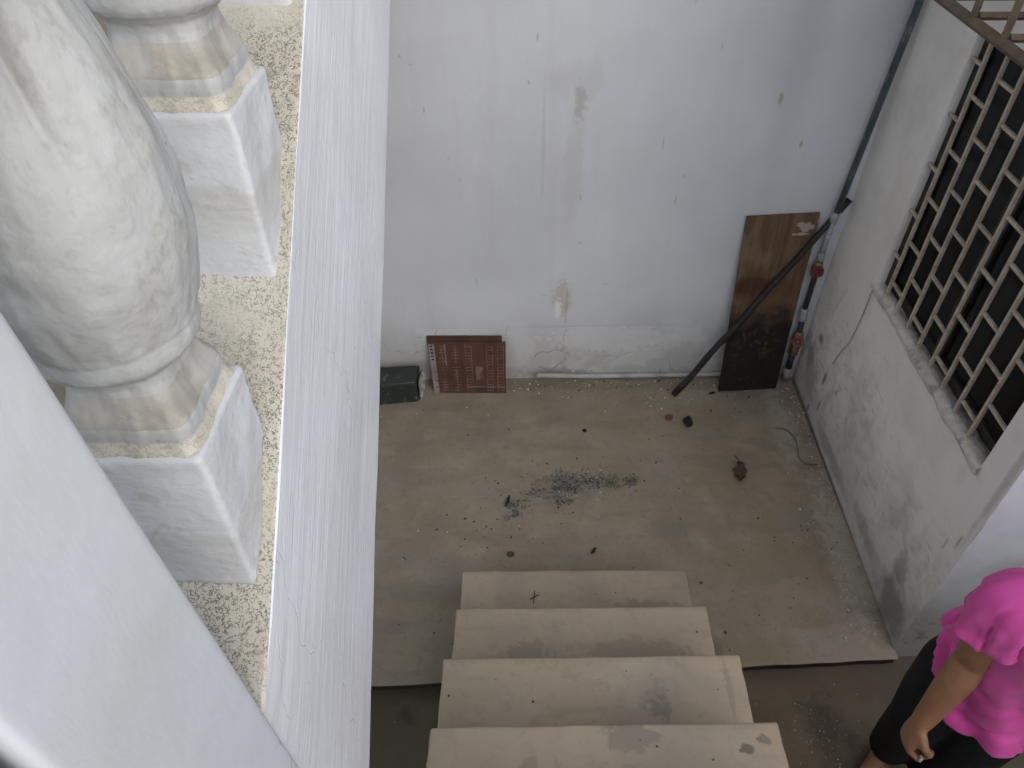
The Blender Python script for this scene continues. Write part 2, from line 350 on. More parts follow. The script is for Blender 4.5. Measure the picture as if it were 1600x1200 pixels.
def mat_simple(name, c0, c1=None, sc=20, rough=.6, metal=0, bump=.25, bd=.004, spec=.4, wear=None, stretch=(1, 1, 1), wk=.7):
    t = NT(name); a = t.noise(sc, 5, vec=t.scale(*stretch)); c = t.mix(t.map(a, .38, .66), c0, c1 or c0)
    if wear: c = t.mix(t.math('MULTIPLY', t.map(t.noise(sc * 2.3, 4, vec=t.scale(*stretch)), .58, .68), wk), c, wear)
    return t.out(c, rough, t.bump(t.noise(sc * 4, 3, vec=t.scale(*stretch)), bump, bd), metal, spec)

def mat_board():
    t = NT('burnt_plywood'); P = t.P; z = t.sep(2); x = t.sep(0)
    g = t.noise(4, 5, vec=t.scale(7, 1, .7), dist=.8)
    c = t.mix(t.map(g, .35, .66), (.165, .105, .058), (.105, .062, .034))
    c = t.mix(t.math('MULTIPLY', t.map(t.noise(6, 4), .5, .68), .55), c, (.21, .15, .09))
    w = t.noise(9, 5)
    c = t.mix(t.math('MULTIPLY', t.blob((1.03, 0, .60), (1 / .14, 0, 1 / .10), w, .7, .8), .8), c, (.05, .022, .010))
    c = t.mix(t.math('MULTIPLY', t.blob((1.16, 0, .50), (1 / .16, 0, 1 / .16), w, .8, .8), .55), c, (.085, .038, .02))
    edge = t.math('ADD', z, t.math('MULTIPLY', t.math('SUBTRACT', t.noise(7, 5), .5), .30))
    c = t.mix(t.map(edge, .46, .36), c, (.016, .0135, .012))
    fl_ = t.math('MULTIPLY', t.blob((1.12, 0, .29), (1 / .12, 0, 1 / .14), t.noise(12, 3), .9, .6), t.map(t.noise(17, 3, dist=2.2, vec=t.scale(1, 1, .7)), .535, .60))
    c = t.mix(t.math('MULTIPLY', fl_, .6), c, (.10, .05, .018))
    c = t.mix(t.math('MULTIPLY', t.math('MULTIPLY', t.map(z, .45, .05), t.map(t.noise(55, 3, dist=1.0), .56, .66)), .5), c, (.075, .045, .022))
    for (bx, bz, hx, hz) in [(1.22, .875, .035, .022), (1.20, .845, .05, .008), (1.185, .89, .014, .012)]:
        c = t.mix(t.math('MULTIPLY', t.blob((bx, 0, bz), (1 / hx, 0, 1 / hz), t.noise(50, 4), 1.1, .4), .85), c, (.42, .37, .30))
    return t.out(c, .65, t.bump(t.math('ADD', g, t.noise(40, 4)), .35, .004), spec=.3)

M = {}
M['back'] = mat_backwall(); M['side'] = mat_sidewall(); M['floor'] = mat_floor(); M['low'] = mat_lowfloor(); M['step'] = mat_step()
def mat_stringer():
    t = NT('glossy_white_stringer'); R1 = t.scale(1, 1, 1, rot=(-R_(37.4), 0, 0)); S = t.scale(1, .55, 9, vec=R1)
    a = t.noise(3.2, 3); st = t.noise(5, 3, vec=S); fs = t.noise(19, 3, vec=S)
    c = t.mix(t.map(a, .38, .68), (.71, .725, .755), (.64, .65, .675))
    c = t.mix(t.math('MULTIPLY', t.map(st, .55, .75), .35), c, (.55, .555, .57))
    w = t.vmath('ADD', t.P, t.vmath('MULTIPLY', t.noise(8, 3, col=True), (.10, .10, .10)))
    ed = t.voro(3.4, vec=w, feature='DISTANCE_TO_EDGE'); crack = t.math('MULTIPLY', t.map(ed, .004, .001), t.map(t.noise(2.3, 2), .57, .63))
    c = t.mix(t.math('MULTIPLY', crack, .35), c, (.42, .42, .42))
    sc = t.math('MULTIPLY', t.map(t.noise(30, 3, vec=t.scale(1, .5, 2.5, vec=R1)), .66, .72), .45); c = t.mix(sc, c, (.46, .46, .47))
    v = t.voro(22); sp = t.math('MULTIPLY', t.map(v, .06, .03), t.map(t.noise(6, 2), .56, .62)); c = t.mix(t.math('MULTIPLY', sp, .7), c, (.2, .19, .17))
    h = t.math('ADD', t.math('ADD', t.math('MULTIPLY', st, .8), t.math('MULTIPLY', fs, .5)), t.math('MULTIPLY', t.noise(11, 3), .7))
    h = t.math('SUBTRACT', h, t.math('MULTIPLY', crack, .25))
    return t.out(c, t.map(fs, .3, .7, .28, .5), t.bump(h, .42, .005), spec=.5)
M['stringer'] = mat_stringer()
def mat_post():
    t = NT('white_newel_paint'); a = t.noise(4, 3, dist=.4); b = t.noise(14, 3); f = t.noise(70, 3, vec=t.scale(1, 2, .7))
    c = t.mix(t.map(a, .36, .66), (.545, .56, .585), (.505, .515, .515))
    c = t.mix(t.math('MULTIPLY', t.map(b, .56, .72), .35), c, (.50, .50, .49))
    w = t.vmath('ADD', t.P, t.vmath('MULTIPLY', t.noise(10, 3, col=True), (.09, .09, .09)))
    ed = t.voro(4.2, vec=w, feature='DISTANCE_TO_EDGE'); crack = t.math('MULTIPLY', t.map(ed, .010, .002), t.map(t.noise(3.1, 2), .52, .60))
    c = t.mix(t.math('MULTIPLY', crack, .45), c, (.32, .32, .33))
    v = t.voro(26); sp = t.math('MULTIPLY', t.map(v, .08, .03), t.map(t.noise(9, 2), .54, .62)); c = t.mix(t.math('MULTIPLY', sp, .45), c, (.3, .3, .3))
    h = t.math('ADD', t.math('ADD', t.math('MULTIPLY', a, 1.1), t.math('MULTIPLY', b, .6)), t.math('MULTIPLY', f, .08)); h = t.math('SUBTRACT', h, t.math('MULTIPLY', crack, .4))
    return t.out(c, t.map(b, .3, .7, .42, .6), t.bump(h, .42, .006), spec=.4)
M['post'] = mat_post()
def mat_plinth():
    t = NT('white_plinth_paint'); z = t.sep(2); a = t.noise(9, 4); st = t.noise(16, 3, vec=t.scale(1, 1, 1.4)); g = t.noise(85, 3, vec=t.scale(1, 1, 1.3))
    c = t.mix(t.math('MULTIPLY', t.map(a, .40, .70), .5), (.56, .57, .585), (.44, .435, .415))
    c = t.mix(t.math('MULTIPLY', t.map(t.noise(60, 3, vec=t.scale(.35, .35, 2.6)), .52, .68), .10), c, (.42, .415, .40))
    oi = t.n.new('ShaderNodeObjectInfo'); rnd = oi.outputs['Random']
    lo = t.math('ADD', t.math('ADD', z, t.math('MULTIPLY', rnd, .03)), t.math('MULTIPLY', t.math('SUBTRACT', t.noise(13, 3), .5), .07))
    band = t.math('MULTIPLY', t.map(lo, -.075, -.088), t.map(lo, -.185, -.10))      # old dirt line half way down
    c = t.mix(t.math('MULTIPLY', band, .42), c, (.39, .37, .325))
    c = t.mix(t.math('MULTIPLY', t.map(t.noise(34, 3, dist=1.0), .62, .70), .5), c, (.42, .40, .36))
    v = t.voro(42); sp = t.math('MULTIPLY', t.map(v, .07, .04), t.map(t.noise(8, 2), .55, .62)); c = t.mix(t.math('MULTIPLY', sp, .7), c, (.2, .185, .16))
    h = t.math('ADD', t.math('ADD', t.math('MULTIPLY', st, .7), t.math('MULTIPLY', g, .30)), a)
    return t.out(c, .5, t.bump(h, .75, .006), spec=.4)
M['plinth'] = mat_plinth()
M['cream'] = mat_moulding()
M['baluster'] = mat_baluster(); M['terrazzo'] = mat_terrazzo(); M['terrazzo_w'] = mat_terrazzo('worn_cream_edge', .35)
M['tread'] = mat_simple('upper_tread', (.30, .27, .19), (.24, .21, .15), 8)
M['return'] = mat_white('white_return_wall', (.64, .655, .70), (.50, .49, .46), .35, (1, 1, 1), 5, .3, .6)
M['bar'] = mat_simple('cream_painted_steel', (.52, .455, .365), (.40, .34, .265), 30, .5, wear=(.26, .15, .09), wk=.5)
M['cage'] = mat_simple('rust_brown_steel', (.15, .105, .065), (.11, .075, .05), 22, .6, wear=(.20, .15, .09), wk=.6)
M['sill'] = mat_simple('rough_cement_sill', (.66, .62, .56), (.48, .44, .39), 12, .8, bump=.6, bd=.01, wear=(.30, .28, .25))
M['dark'] = mat_simple('dark_timber_frame', (.03, .027, .023), (.018, .017, .016), 14, .5)
M['pane'] = mat_simple('room_dark_glass', (.006, .007, .006), (.010, .011, .010), 3, .35, bump=.02, spec=.18)  # opaque; the unlit room behind is put into this colour
M['room'] = mat_simple('unlit_room', (.02, .02, .02), (.03, .03, .028), 3, .9)
M['pipe'] = mat_simple('blue_grey_pipe', (.085, .110, .118), (.06, .078, .085), 18, .45, wear=(.30, .31, .30), wk=.5, stretch=(1, 1, .4))
M['pipe_l'] = mat_simple('pale_plastic_pipe', (.34, .35, .36), (.25, .26, .27), 18, .5, wear=(.5, .5, .48))
M['pipe_d'] = mat_simple('black_pipe_sleeve', (.035, .04, .045), (.02, .022, .025), 18, .5)
M['whitep'] = mat_simple('white_fitting', (.38, .38, .365), (.27, .265, .25), 20, .5)
M['brass'] = mat_simple('dull_brass', (.33, .23, .11), (.20, .13, .07), 40, .4, .6)
M['red'] = mat_simple('red_valve_wheel', (.14, .025, .027), (.09, .02, .021), 30, .4)
M['redp'] = mat_simple('faded_red_valve', (.30, .10, .08), (.20, .055, .05), 30, .5)
M['rod'] = mat_simple('dark_weathered_stick', (.026, .022, .019), (.016, .014, .013), 14, .6, wear=(.06, .05, .042), stretch=(1, 1, 1))
M['conduit'] = mat_simple('dusty_white_conduit', (.48, .475, .46), (.36, .355, .34), 12, .55)
M['green'] = mat_simple('dark_green_box', (.030, .043, .036), (.018, .027, .023), 10, .35, bump=.1, wear=(.16, .18, .165), wk=.5)
M['chip'] = mat_simple('chipped_white_edge', (.60, .60, .57), (.34, .34, .32), 40, .8)
M['chipw'] = mat_simple('pale_wire', (.80, .78, .74), (.7, .68, .64), 40, .6)
M['maroon'] = mat_simple('maroon_sheet', (.090, .036, .024), (.064, .027, .019), 7, .6, wear=(.085, .045, .032), wk=.5)
M['print'] = mat_simple('faded_brown_print', (.21, .115, .085), (.10, .048, .038), 22, .6)
M['strip'] = mat_simple('pale_punched_strip', (.27, .24, .225), (.19, .165, .15), 25, .7)
M['hole'] = mat_simple('punched_hole', (.05, .02, .018), (.04, .02, .018), 25, .8)
M['board'] = mat_board()
M['cable'] = mat_simple('grey_cable', (.40, .38, .34), (.32, .30, .27), 20, .6)
M['cable_d'] = mat_simple('thin_dark_wire', (.19, .17, .145), (.14, .125, .105), 20, .6)
M['char'] = mat_simple('charred_bit', (.014, .013, .012), (.025, .02, .018), 60, .8)
M['leaf'] = mat_simple('dry_brown_leaf', (.10, .055, .032), (.06, .035, .024), 40, .7)
M['terra'] = mat_simple('terracotta_chip', (.20, .09, .06), (.14, .07, .05), 40, .8)
M['grit'] = mat_simple('dark_grit', (.10, .093, .082), (.26, .24, .21), 90, .85)
M['fleck'] = mat_simple('pale_mortar_fleck', (.62, .60, .56), (.45, .43, .40), 90, .85)
M['bit'] = mat_simple('brown_dirt_bit', (.06, .048, .038), (.10, .08, .06), 90, .85)

# ------------------------------------------------------------------ ground
def grid_xy(name, x0, x1, y0f, y1f, z, nx, ny, mat, amp=.002):
    V = []; F = []
    for j in range(ny + 1):
        for i in range(nx + 1):
            x = x0 + (x1 - x0) * i / nx; ya = y0f(x); yb = y1f(x); y = ya + (yb - ya) * j / ny
            V.append((x, y, z + amp * fnz((x, y, 0), 2.2)))
    for j in range(ny):
        for i in range(nx):
            a = j * (nx + 1) + i; F.append((a, a + 1, a + nx + 2, a + nx + 1))
    return mk(name, V, F, mat, None, True)
g = mk('ground', [(-60, -60, LOW), (60, -60, LOW), (60, 60, LOW), (-60, 60, LOW)], [(0, 1, 2, 3)], M['low']); tag(g, 'dark stained concrete yard floor in front of the raised platform', 'ground', kind='structure')
# platform: thin screed slab that overhangs a recessed riser
X0, X1 = -1.30, 1.366
V = []; F = []; nx, ny = 90, 60
for j in range(ny + 1):
    for i in range(nx + 1):
        x = X0 + (X1 - X0) * i / nx; ya = PE(x) + .004 * fnz((x, 0, 0), 6); yb = BW(x) + .05; y = ya + (yb - ya) * (j - 2) / (ny - 2) if j > 2 else ya + (0, .003, .008)[j]
        V.append((x, y, .0018 * fnz((x, y, 0), 2.2) - (.004, .001, 0)[min(j, 2)]))
for j in range(ny):
    for i in range(nx):
        a = j * (nx + 1) + i; F.append((a, a + 1, a + nx + 2, a + nx + 1))
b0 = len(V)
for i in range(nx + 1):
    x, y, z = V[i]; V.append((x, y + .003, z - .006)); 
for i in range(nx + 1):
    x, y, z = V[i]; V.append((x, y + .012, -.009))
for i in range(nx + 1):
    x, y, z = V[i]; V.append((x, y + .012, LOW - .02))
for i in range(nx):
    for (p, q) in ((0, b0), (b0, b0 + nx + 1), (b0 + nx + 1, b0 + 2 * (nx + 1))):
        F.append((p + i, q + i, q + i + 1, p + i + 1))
pf = mk('platform_floor', V, F, M['floor'], None, True)
pf.data.materials.append(mat_simple('dark_riser', (.030, .026, .021), (.05, .042, .033), 6, .85))  # front edge and riser coloured near-black
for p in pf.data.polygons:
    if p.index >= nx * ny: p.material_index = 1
tag(pf, 'raised brown-grey concrete floor below the white walls', 'floor', kind='structure')

# ------------------------------------------------------------------ back wall
HT = 4.549
V = []; F = []; nx, ny = 110, 130
for j in range(ny + 1):
    for i in range(nx + 1):
        x = -1.32 + 2.76 * i / nx; z = LOW + (HT - LOW) * (j / ny) ** 1.25
        y = BW(x) + .0035 * fnz((x, 0, z), 1.6) - .0035 * max(0.0, min(1.0, (.36 + .05 * nz((x, 0, 0), 3) - z) / .05)) * max(0.0, min(1.0, x / .3))
        V.append((x, y, z))
for j in range(ny):
    for i in range(nx):
        a = j * (nx + 1) + i; F.append((a, a + 1, a + nx + 2, a + nx + 1))
b0 = len(V); V += [(-1.32, 3.1, LOW), (1.44, 3.1, LOW), (1.44, 3.1, HT), (-1.32, 3.1, HT)]
F.append((b0, b0 + 1, b0 + 2, b0 + 3))
bw = mk('plaster_wall', V, F, M['back'], None, True)
tag(bw, 'white stained back wall with peeling spots behind the leaning plywood board', 'wall')

# ------------------------------------------------------------------ right wall with grilled window
WY0, WY1, WZ0, WZ1 = 1.452, 2.385, CH - 1.700, CH - .745
rw = empty('plaster_wall', (RW(2), 2, 0)); tag(rw, 'grimy side wall on the right with the barred window', 'wall')
def lines(a, b, step, extra):
    n = max(2, int((b - a) / step)); s = sorted(set([round(a + (b - a) * i / n, 5) for i in range(n + 1)] + [round(e, 5) for e in extra])); return s
ys = lines(1.32, 2.83, .04, (WY0, WY1)); zs = lines(LOW, HT, .05, (WZ0, WZ1))
V = []; F = []; idx = {}
def rv(y, z, off=0.0):
    return Vector((RW(y) + .004 * fnz((0, y, z), 1.8, 3) + off, y, z))
for a, y in enumerate(ys):
    for b, z in enumerate(zs):
        idx[a, b] = len(V); V.append(rv(y, z) + Vector((0, .004 * fnz((0, y, z), 9) if a == 0 else 0, 0)))
for a in range(len(ys) - 1):
    for b in range(len(zs) - 1):
        if ys[a] >= WY0 - 1e-4 and ys[a + 1] <= WY1 + 1e-4 and zs[b] >= WZ0 - 1e-4 and zs[b + 1] <= WZ1 + 1e-4: continue
        F.append((idx[a, b], idx[a + 1, b], idx[a + 1, b + 1], idx[a, b + 1]))
# reveals, 14 cm deep
D = .048
wy = [y for y in ys if WY0 - 1e-4 <= y <= WY1 + 1e-4]; wz = [z for z in zs if WZ0 - 1e-4 <= z <= WZ1 + 1e-4]
def strip_quads(pts):
    o = len(V)
    for p in pts: V.append(p); V.append(p + Vector((D, 0, 0)))
    for i in range(len(pts) - 1): F.append((o + 2 * i, o + 2 * i + 1, o + 2 * i + 3, o + 2 * i + 2))
strip_quads([rv(y, WZ0) for y in wy]); strip_quads([rv(y, WZ1) for y in wy])
strip_quads([rv(WY0, z) for z in wz]); strip_quads([rv(WY1, z) for z in wz])
me = bpy.data.meshes.new('wall_face'); me.from_pydata([tuple(v) for v in V], [], F); me.update()
wf = link('wall_face', me, M['side'], rw, True); wf.matrix_parent_inverse = rw.matrix_world.inverted()
rw.location = (0, 0, 0)
def child(o, parent): o.parent = parent; return o
# opaque panes behind the grille, coloured with the dark of the room
xg = RW(1.9) + D - .01
win = mk('window', *join_geo([(box8(xg, xg + .03, WY0 - .02, WY0 + .045, WZ0 - .02, WZ1 + .02), [(0, 1, 2, 3), (4, 5, 6, 7), (0, 1, 5, 4), (1, 2, 6, 5), (2, 3, 7, 6), (3, 0, 4, 7)]),
                              (box8(xg, xg + .03, WY1 - .045, WY1 + .02, WZ0 - .02, WZ1 + .02), [(0, 1, 2, 3), (4, 5, 6, 7), (0, 1, 5, 4), (1, 2, 6, 5), (2, 3, 7, 6), (3, 0, 4, 7)]),
                              (box8(xg, xg + .03, 1.90, 1.95, WZ0 - .02, WZ1 + .02), [(0, 1, 2, 3), (4, 5, 6, 7), (0, 1, 5, 4), (1, 2, 6, 5), (2, 3, 7, 6), (3, 0, 4, 7)]),
                              (box8(xg + .002, xg + .028, WY0 + .045, WY1 - .045, WZ0 - .02, WZ0 + .045), [(0, 1, 2, 3), (4, 5, 6, 7), (0, 1, 5, 4), (1, 2, 6, 5), (2, 3, 7, 6), (3, 0, 4, 7)]),
                              (box8(xg + .002, xg + .028, WY0 + .045, WY1 - .045, WZ1 - .045, WZ1 + .02), [(0, 1, 2, 3), (4, 5, 6, 7), (0, 1, 5, 4), (1, 2, 6, 5), (2, 3, 7, 6), (3, 0, 4, 7)])]), M['dark'], rw)
for (a, b) in ((WY0 + .046, 1.899), (1.951, WY1 - .046)):
    hexa('pane', box8(xg + .012, xg + .017, a, b, WZ0 + .046, WZ1 - .046), M['pane'], win)
# sill: rough cement lip along the window's foot
V, F = [], []
n = 40
for i in range(n + 1):
    y = WY0 - .006 + (WY1 - WY0 + .03) * i / n; x = RW(y)
    for (dx, dz) in ((-.006, -.034), (-.014, -.008), (-.002, .003), (.05, .008), (.05, -.03)):
        j = .005 * fnz((dx * 9, y, dz), 12, 2); V.append((x + dx + j, y, WZ0 + dz + .9 * j))
for i in range(n):
    for k in range(4): F.append((i * 5 + k, i * 5 + k + 1, i * 5 + k + 6, i * 5 + k + 5))
mk('window_sill', V, F, M['sill'], rw, True)
# grille
gx = .012                                        # set back from the wall face
gr = mk('window_grille', *join_geo([tube_geo([(RW(WY1) + gx, WY1 + .004, WZ0), (RW(WY1) + gx, WY1 + .004, WZ1)], .004, 6)]), M['bar'], rw)
BS = .1055; bars_y = [WY1 - .075 - BS * i for i in range(9)]; bars_y = [y for y in bars_y if y > WY0 + .02]
for k, y in enumerate(bars_y):
    w_ = .0056; x = RW(y) + gx
    hexa('upright_bar', box8(x - .006, x + .006, y - w_, y + w_, WZ0 + .004, WZ1), M['bar'], gr, .0015)
edges_y = [WY1 + .005] + bars_y + [WY0 - .005]
ROWH = .176
for k in range(len(edges_y) - 1):
    ya, yb = edges_y[k] - .0075, edges_y[k + 1] + .0075; x = RW(ya) + gx
    z = WZ0 + (.150 if k % 2 == 0 else .062)
    while z < WZ1 - .02:
        hexa('cross_bar', box8(x - .0055, x + .0055, yb, ya, z - .0052, z + .0052), M['bar'], gr, .0015)
        z += ROWH
# cage of the window above
cg_x = 1.135; cz0 = CH - .624
def cagebar(name, a, b, w=.010, par=None):
    return tube(name, [a, b], w, M['cage'], par, 4, False)
cage = cagebar('window_cage', (cg_x, 1.20, cz0), (cg_x, 2.42, cz0), .0155, rw)
yy = 1.846 - .162 * 4
while yy < 2.42:
    cagebar('floor_bar', (cg_x + .012, yy, cz0 + .012), (RW(yy) + .01, yy, cz0 + .012), .0105, cage)
    cagebar('front_bar', (cg_x, yy, cz0 + .010), (cg_x, yy, cz0 + 1.25), .0105, cage)
    yy += .162
cagebar('top_rail', (cg_x, 1.20, cz0 + 1.25), (cg_x, 2.42, cz0 + 1.25), .0155, cage)
for y_ in (1.20, 2.42): cagebar('end_bar', (cg_x, y_, cz0), (RW(y_) + .01, y_, cz0), .0155, cage)
# the outer corner and the wall that turns away to the right
V = []; F = []; n = 24; mz = 60
for j in range(mz + 1):
    for i in range(n + 1):
        x = RW(1.32) + 2.6 * (i / n) ** 1.6; z = LOW + (HT - LOW) * j / mz
        V.append((x, 1.32 + .06 * (x - RW(1.32)) + .003 * fnz((x, 0, z), 2.2, 5), z))
for j in range(mz):
    for i in range(n):
        a = j * (n + 1) + i; F.append((a, a + 1, a + n + 2, a + n + 1))
def mat_return():
    t = NT('dirty_return_wall'); z = t.sep(2); a = t.noise(4, 3); w = t.noise(11, 3)
    c = t.mix(t.map(a, .35, .7), (.66, .675, .72), (.58, .585, .61))
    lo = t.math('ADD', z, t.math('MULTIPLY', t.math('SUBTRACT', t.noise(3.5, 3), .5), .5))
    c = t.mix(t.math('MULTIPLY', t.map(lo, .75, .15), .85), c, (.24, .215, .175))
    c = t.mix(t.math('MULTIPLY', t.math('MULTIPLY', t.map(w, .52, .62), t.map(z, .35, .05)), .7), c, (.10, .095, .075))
    return t.out(c, .7, t.bump(w, .3, .01), spec=.3)
rt = mk('return_wall', V, F, mat_return(), None, True)
tag(rt, 'white wall turning the corner behind the person in pink', 'wall')
# left side wall, unseen, cut short to let light in from the left
lw = mk('side_wall', [(-1.28, 1.75, LOW), (-1.28, 2.9, LOW), (-1.28, 2.9, HT), (-1.28, 1.75, HT)], [(0, 1, 2, 3)], M['return'])
V = []; F = []; n = 24
for i in range(n + 1):
    y = -.60 + 2.345 * i / n; h = max(ST(y) + .20, LAND + .55)
    V += [(-1.28, y, max(SB(y), LAND - .16)), (-1.28, y, h), (-1.40, y, h), (-1.40, y, max(SB(y), LAND - .16))]
for i in range(n):
    for k in range(3): F.append((4 * i + k, 4 * i + k + 1, 4 * i + k + 5, 4 * i + k + 4))
F += [(0, 1, 2, 3), (4 * n, 4 * n + 1, 4 * n + 2, 4 * n + 3)]
pw = mk('added_screen_wall', V, F, M['tread']); tag(pw, 'added low wall in the tread colour, closing the gap behind the balusters', 'wall')  # added low wall filling the gap view; open below to let light in
tag(lw, 'unseen white wall at the far left of the stairwell, cut short for light', 'wall')

# unseen walls and slab, added around the viewer to shape the light
fw_ = mk('added_yard_wall', [(-1.28, -1.62, LOW), (3.4, -1.62, LOW), (3.4, -1.62, 2.2), (-1.28, -1.62, 2.2), (-1.28, -1.8, LOW), (3.4, -1.8, LOW), (3.4, -1.8, 2.2), (-1.28, -1.8, 2.2)],
         [(0, 1, 2, 3), (4, 5, 6, 7), (3, 2, 6, 7), (0, 3, 7, 4), (1, 2, 6, 5)], M['return'])
tag(fw_, 'unseen white wall added behind the viewer to shape the light', 'wall')
ew_ = mk('added_yard_wall', [(3.4, -1.62, LOW), (3.4, 1.46, LOW), (3.4, 1.46, 2.9), (3.4, -1.62, 2.9), (3.55, -1.62, LOW), (3.55, 1.46, LOW), (3.55, 1.46, 2.9), (3.55, -1.62, 2.9)],
         [(0, 1, 2, 3), (4, 5, 6, 7), (3, 2, 6, 7), (0, 3, 7, 4), (1, 2, 6, 5)], M['return'])
rf_ = hexa('added_roof_slab', box8(-0.45, 1.36, -0.6, 3.1, 4.55, 4.70), M['return']); tag(rf_, 'unseen flat slab added overhead to block light from above', 'light_blocker')  # unseen, added and sized to hold back light from above
tag(ew_, 'unseen white wall added on the far right to darken the yard', 'wall')

# ------------------------------------------------------------------ lower flight of steps
ls = empty('staircase'); tag(ls, 'bare cement steps going down to the raised floor', 'staircase')
for k in range(5):
    yl, yr = 1.513 - .269 * k, 1.528 - .267 * k
    zt = CH - 2.375 + .2025 * k; zb = zt - .2025 if k else 0.0
    xl = -.218 + .0015 * k + .004 * math.sin(k * 2.1); xr = .602 + .0015 * k + .004 * math.cos(k * 3)
    bl = yl - .269 - .05; br = yr - .267 - .05
    if k == 4: bl = br = .12
    hexa('step', [(xl, yl, zb + .003), (xr, yr, zb + .003), (xr, br, zb + .003), (xl, bl, zb + .003), (xl, yl, zt), (xr, yr, zt), (xr, br, zt), (xl, bl, zt)],
         M['step'], ls, .007, 11, .0024, k * 3.7)
hexa('stair_base', box8(-.20, .585, .12, 1.235, LOW + .002, .24), M['step'], ls)
hexa('stair_fill', box8(-.20, .585, .12, .93, .24, .50), M['step'], ls)
hexa('stair_core', box8(-.20, .585, .12, .40, .50, .90), M['step'], ls)

# ------------------------------------------------------------------ upper flight: stringer, balusters, post
us = empty('balustrade_stair'); tag(us, 'white flight with bulging balusters rising along the left side', 'staircase')
ye = 2.74
V = []; F = []; n = 70; mz = 10
for i in range(n + 1):
    y = .285 + (ye - .285) * i / n
    for j in range(mz + 1):
        zt, zb = ST(y), SB(y); t_ = (0, .005, .009, .2, .35, .5, .65, .8, .991, .995, 1)[j]
        x = XS + .0022 * fnz((0, y * 1.2, t_ * .8), 3.2, 4)
        if j == 0: x -= .004
        if y < .36: x -= .005 * min(1, (.36 - y) / .02)
        z = zb + (zt - zb) * (t_ if 0 < t_ < 1 else t_) + (.002 * fnz((0, y, 0), 7, 1) if j in (0, mz) else 0)
        V.append((x, y, z))
for i in range(n):
    for j in range(mz):
        a = i * (mz + 1) + j; F.append((a, a + 1, a + mz + 2, a + mz + 1))
o1 = len(V)
for i in range(n + 1):
    y = .285 + (ye - .285) * i / n; V.append((XS - .030, y, SB(y) - .004)); V.append((XS - .012, y, ST(y) + .001)); V.append((XS - .16, y, ST(y) + .0)); V.append((XS - .16, y, SB(y) + .1))
for i in range(n):
    a = i * (mz + 1); q = o1 + 4 * i
    F.append((a, a + mz + 1, q + 4, q)); F.append((a + mz, a + 2 * mz + 1, q + 5, q + 1)); F.append((q + 1, q + 5, q + 6, q + 2)); F.append((q + 2, q + 6, q + 7, q + 3)); F.append((q + 3, q + 7, q + 4, q))
mk('stringer', V, F, M['stringer'], us, True)
# terrazzo capping strip laid on the stringer, 3 mm proud
V = []; F = []; n = 60
for i in range(n + 1):
    y = .297 + (ye - .297) * i / n; e = .0025 * fnz((0, y, 0), 9, 8)
    V += [(XS - .0010, y, ST(y) + .0004), (XS - .0030 + e, y, ST(y) + .0040), (XS - .162, y, ST(y) + .0040), (XS - .162, y, ST(y) - .02)]
for i in range(n):
    for k in range(3): F.append((4 * i + k, 4 * i + k + 1, 4 * i + k + 5, 4 * i + k + 4))
mk('capping_strip', V, F, M['terrazzo'], us)
# sloping slab and treads behind the stringer
def slab(name, x0, x1, y0, y1, f0, f1, mat):
    return hexa(name, [(x0, y0, f0(y0)), (x1, y0, f0(y0)), (x1, y1, f0(y1)), (x0, y1, f0(y1)), (x0, y0, f1(y0)), (x1, y0, f1(y0)), (x1, y1, f1(y1)), (x0, y1, f1(y1))], mat, us)
slab('soffit', -1.275, XS - .163, .30, ye, lambda y: SB(y) + .01, lambda y: SB(y) + .05, M['stringer'])
for k in range(9):
    y0 = .30 + .27 * k; z1 = LAND + .2 + .2066 * k
    hexa('tread', box8(-1.275, XS - .163, y0, y0 + .275, z1 - .22, z1), M['tread'], us, .006)
# newel post
def rough_post(name, x0, x1, y0, y1, z0, z1, mat, par):
    return hexa(name, box8(x0, x1, y0, y1, z0, z1), mat, par, .006, 9, .0008, 2.2, 3)
z0_, z1_ = LAND - .14, CH + .07; yb_, yt_ = .3465, .2785
np_ = hexa('newel_post', [(XS - .16, .150, z0_), (XS + .0012, .150, z0_), (XS + .0012, yb_, z0_), (XS - .16, yb_, z0_), (XS - .16, .1435, z1_), (XS + .0012, .1435, z1_), (XS + .0012, yt_, z1_), (XS - .16, yt_, z1_)],
           M['post'], us, .006, 13, .0010, 2.2, 3)
hexa('post_cap', box8(XS - .185, XS + .026, .122, .322, CH + .07, CH + .12), M['post'], np_, .012, 3, .001)
# handrail above the balusters
hr = lambda y: ST(y) + .60
slab('handrail', XS - .155, XS - .005, .325, ye, hr, lambda y: hr(y) + .085, M['post'])
hexa('post_shade_block', box8(XS - .150, XS - .006, -1.45, .139, LAND + .002, CH - .02), mat_simple('post_shade_grey', (.20, .21, .225), (.27, .28, .29), 9, .6, bump=.4), us, .006, 3, .001)  # added grey block, its colour standing for shade beside the newel post
# landing
ld = hexa('landing_slab', box8(-1.275, .62, -1.5, .118, LAND - .16, LAND), M['step'], us)

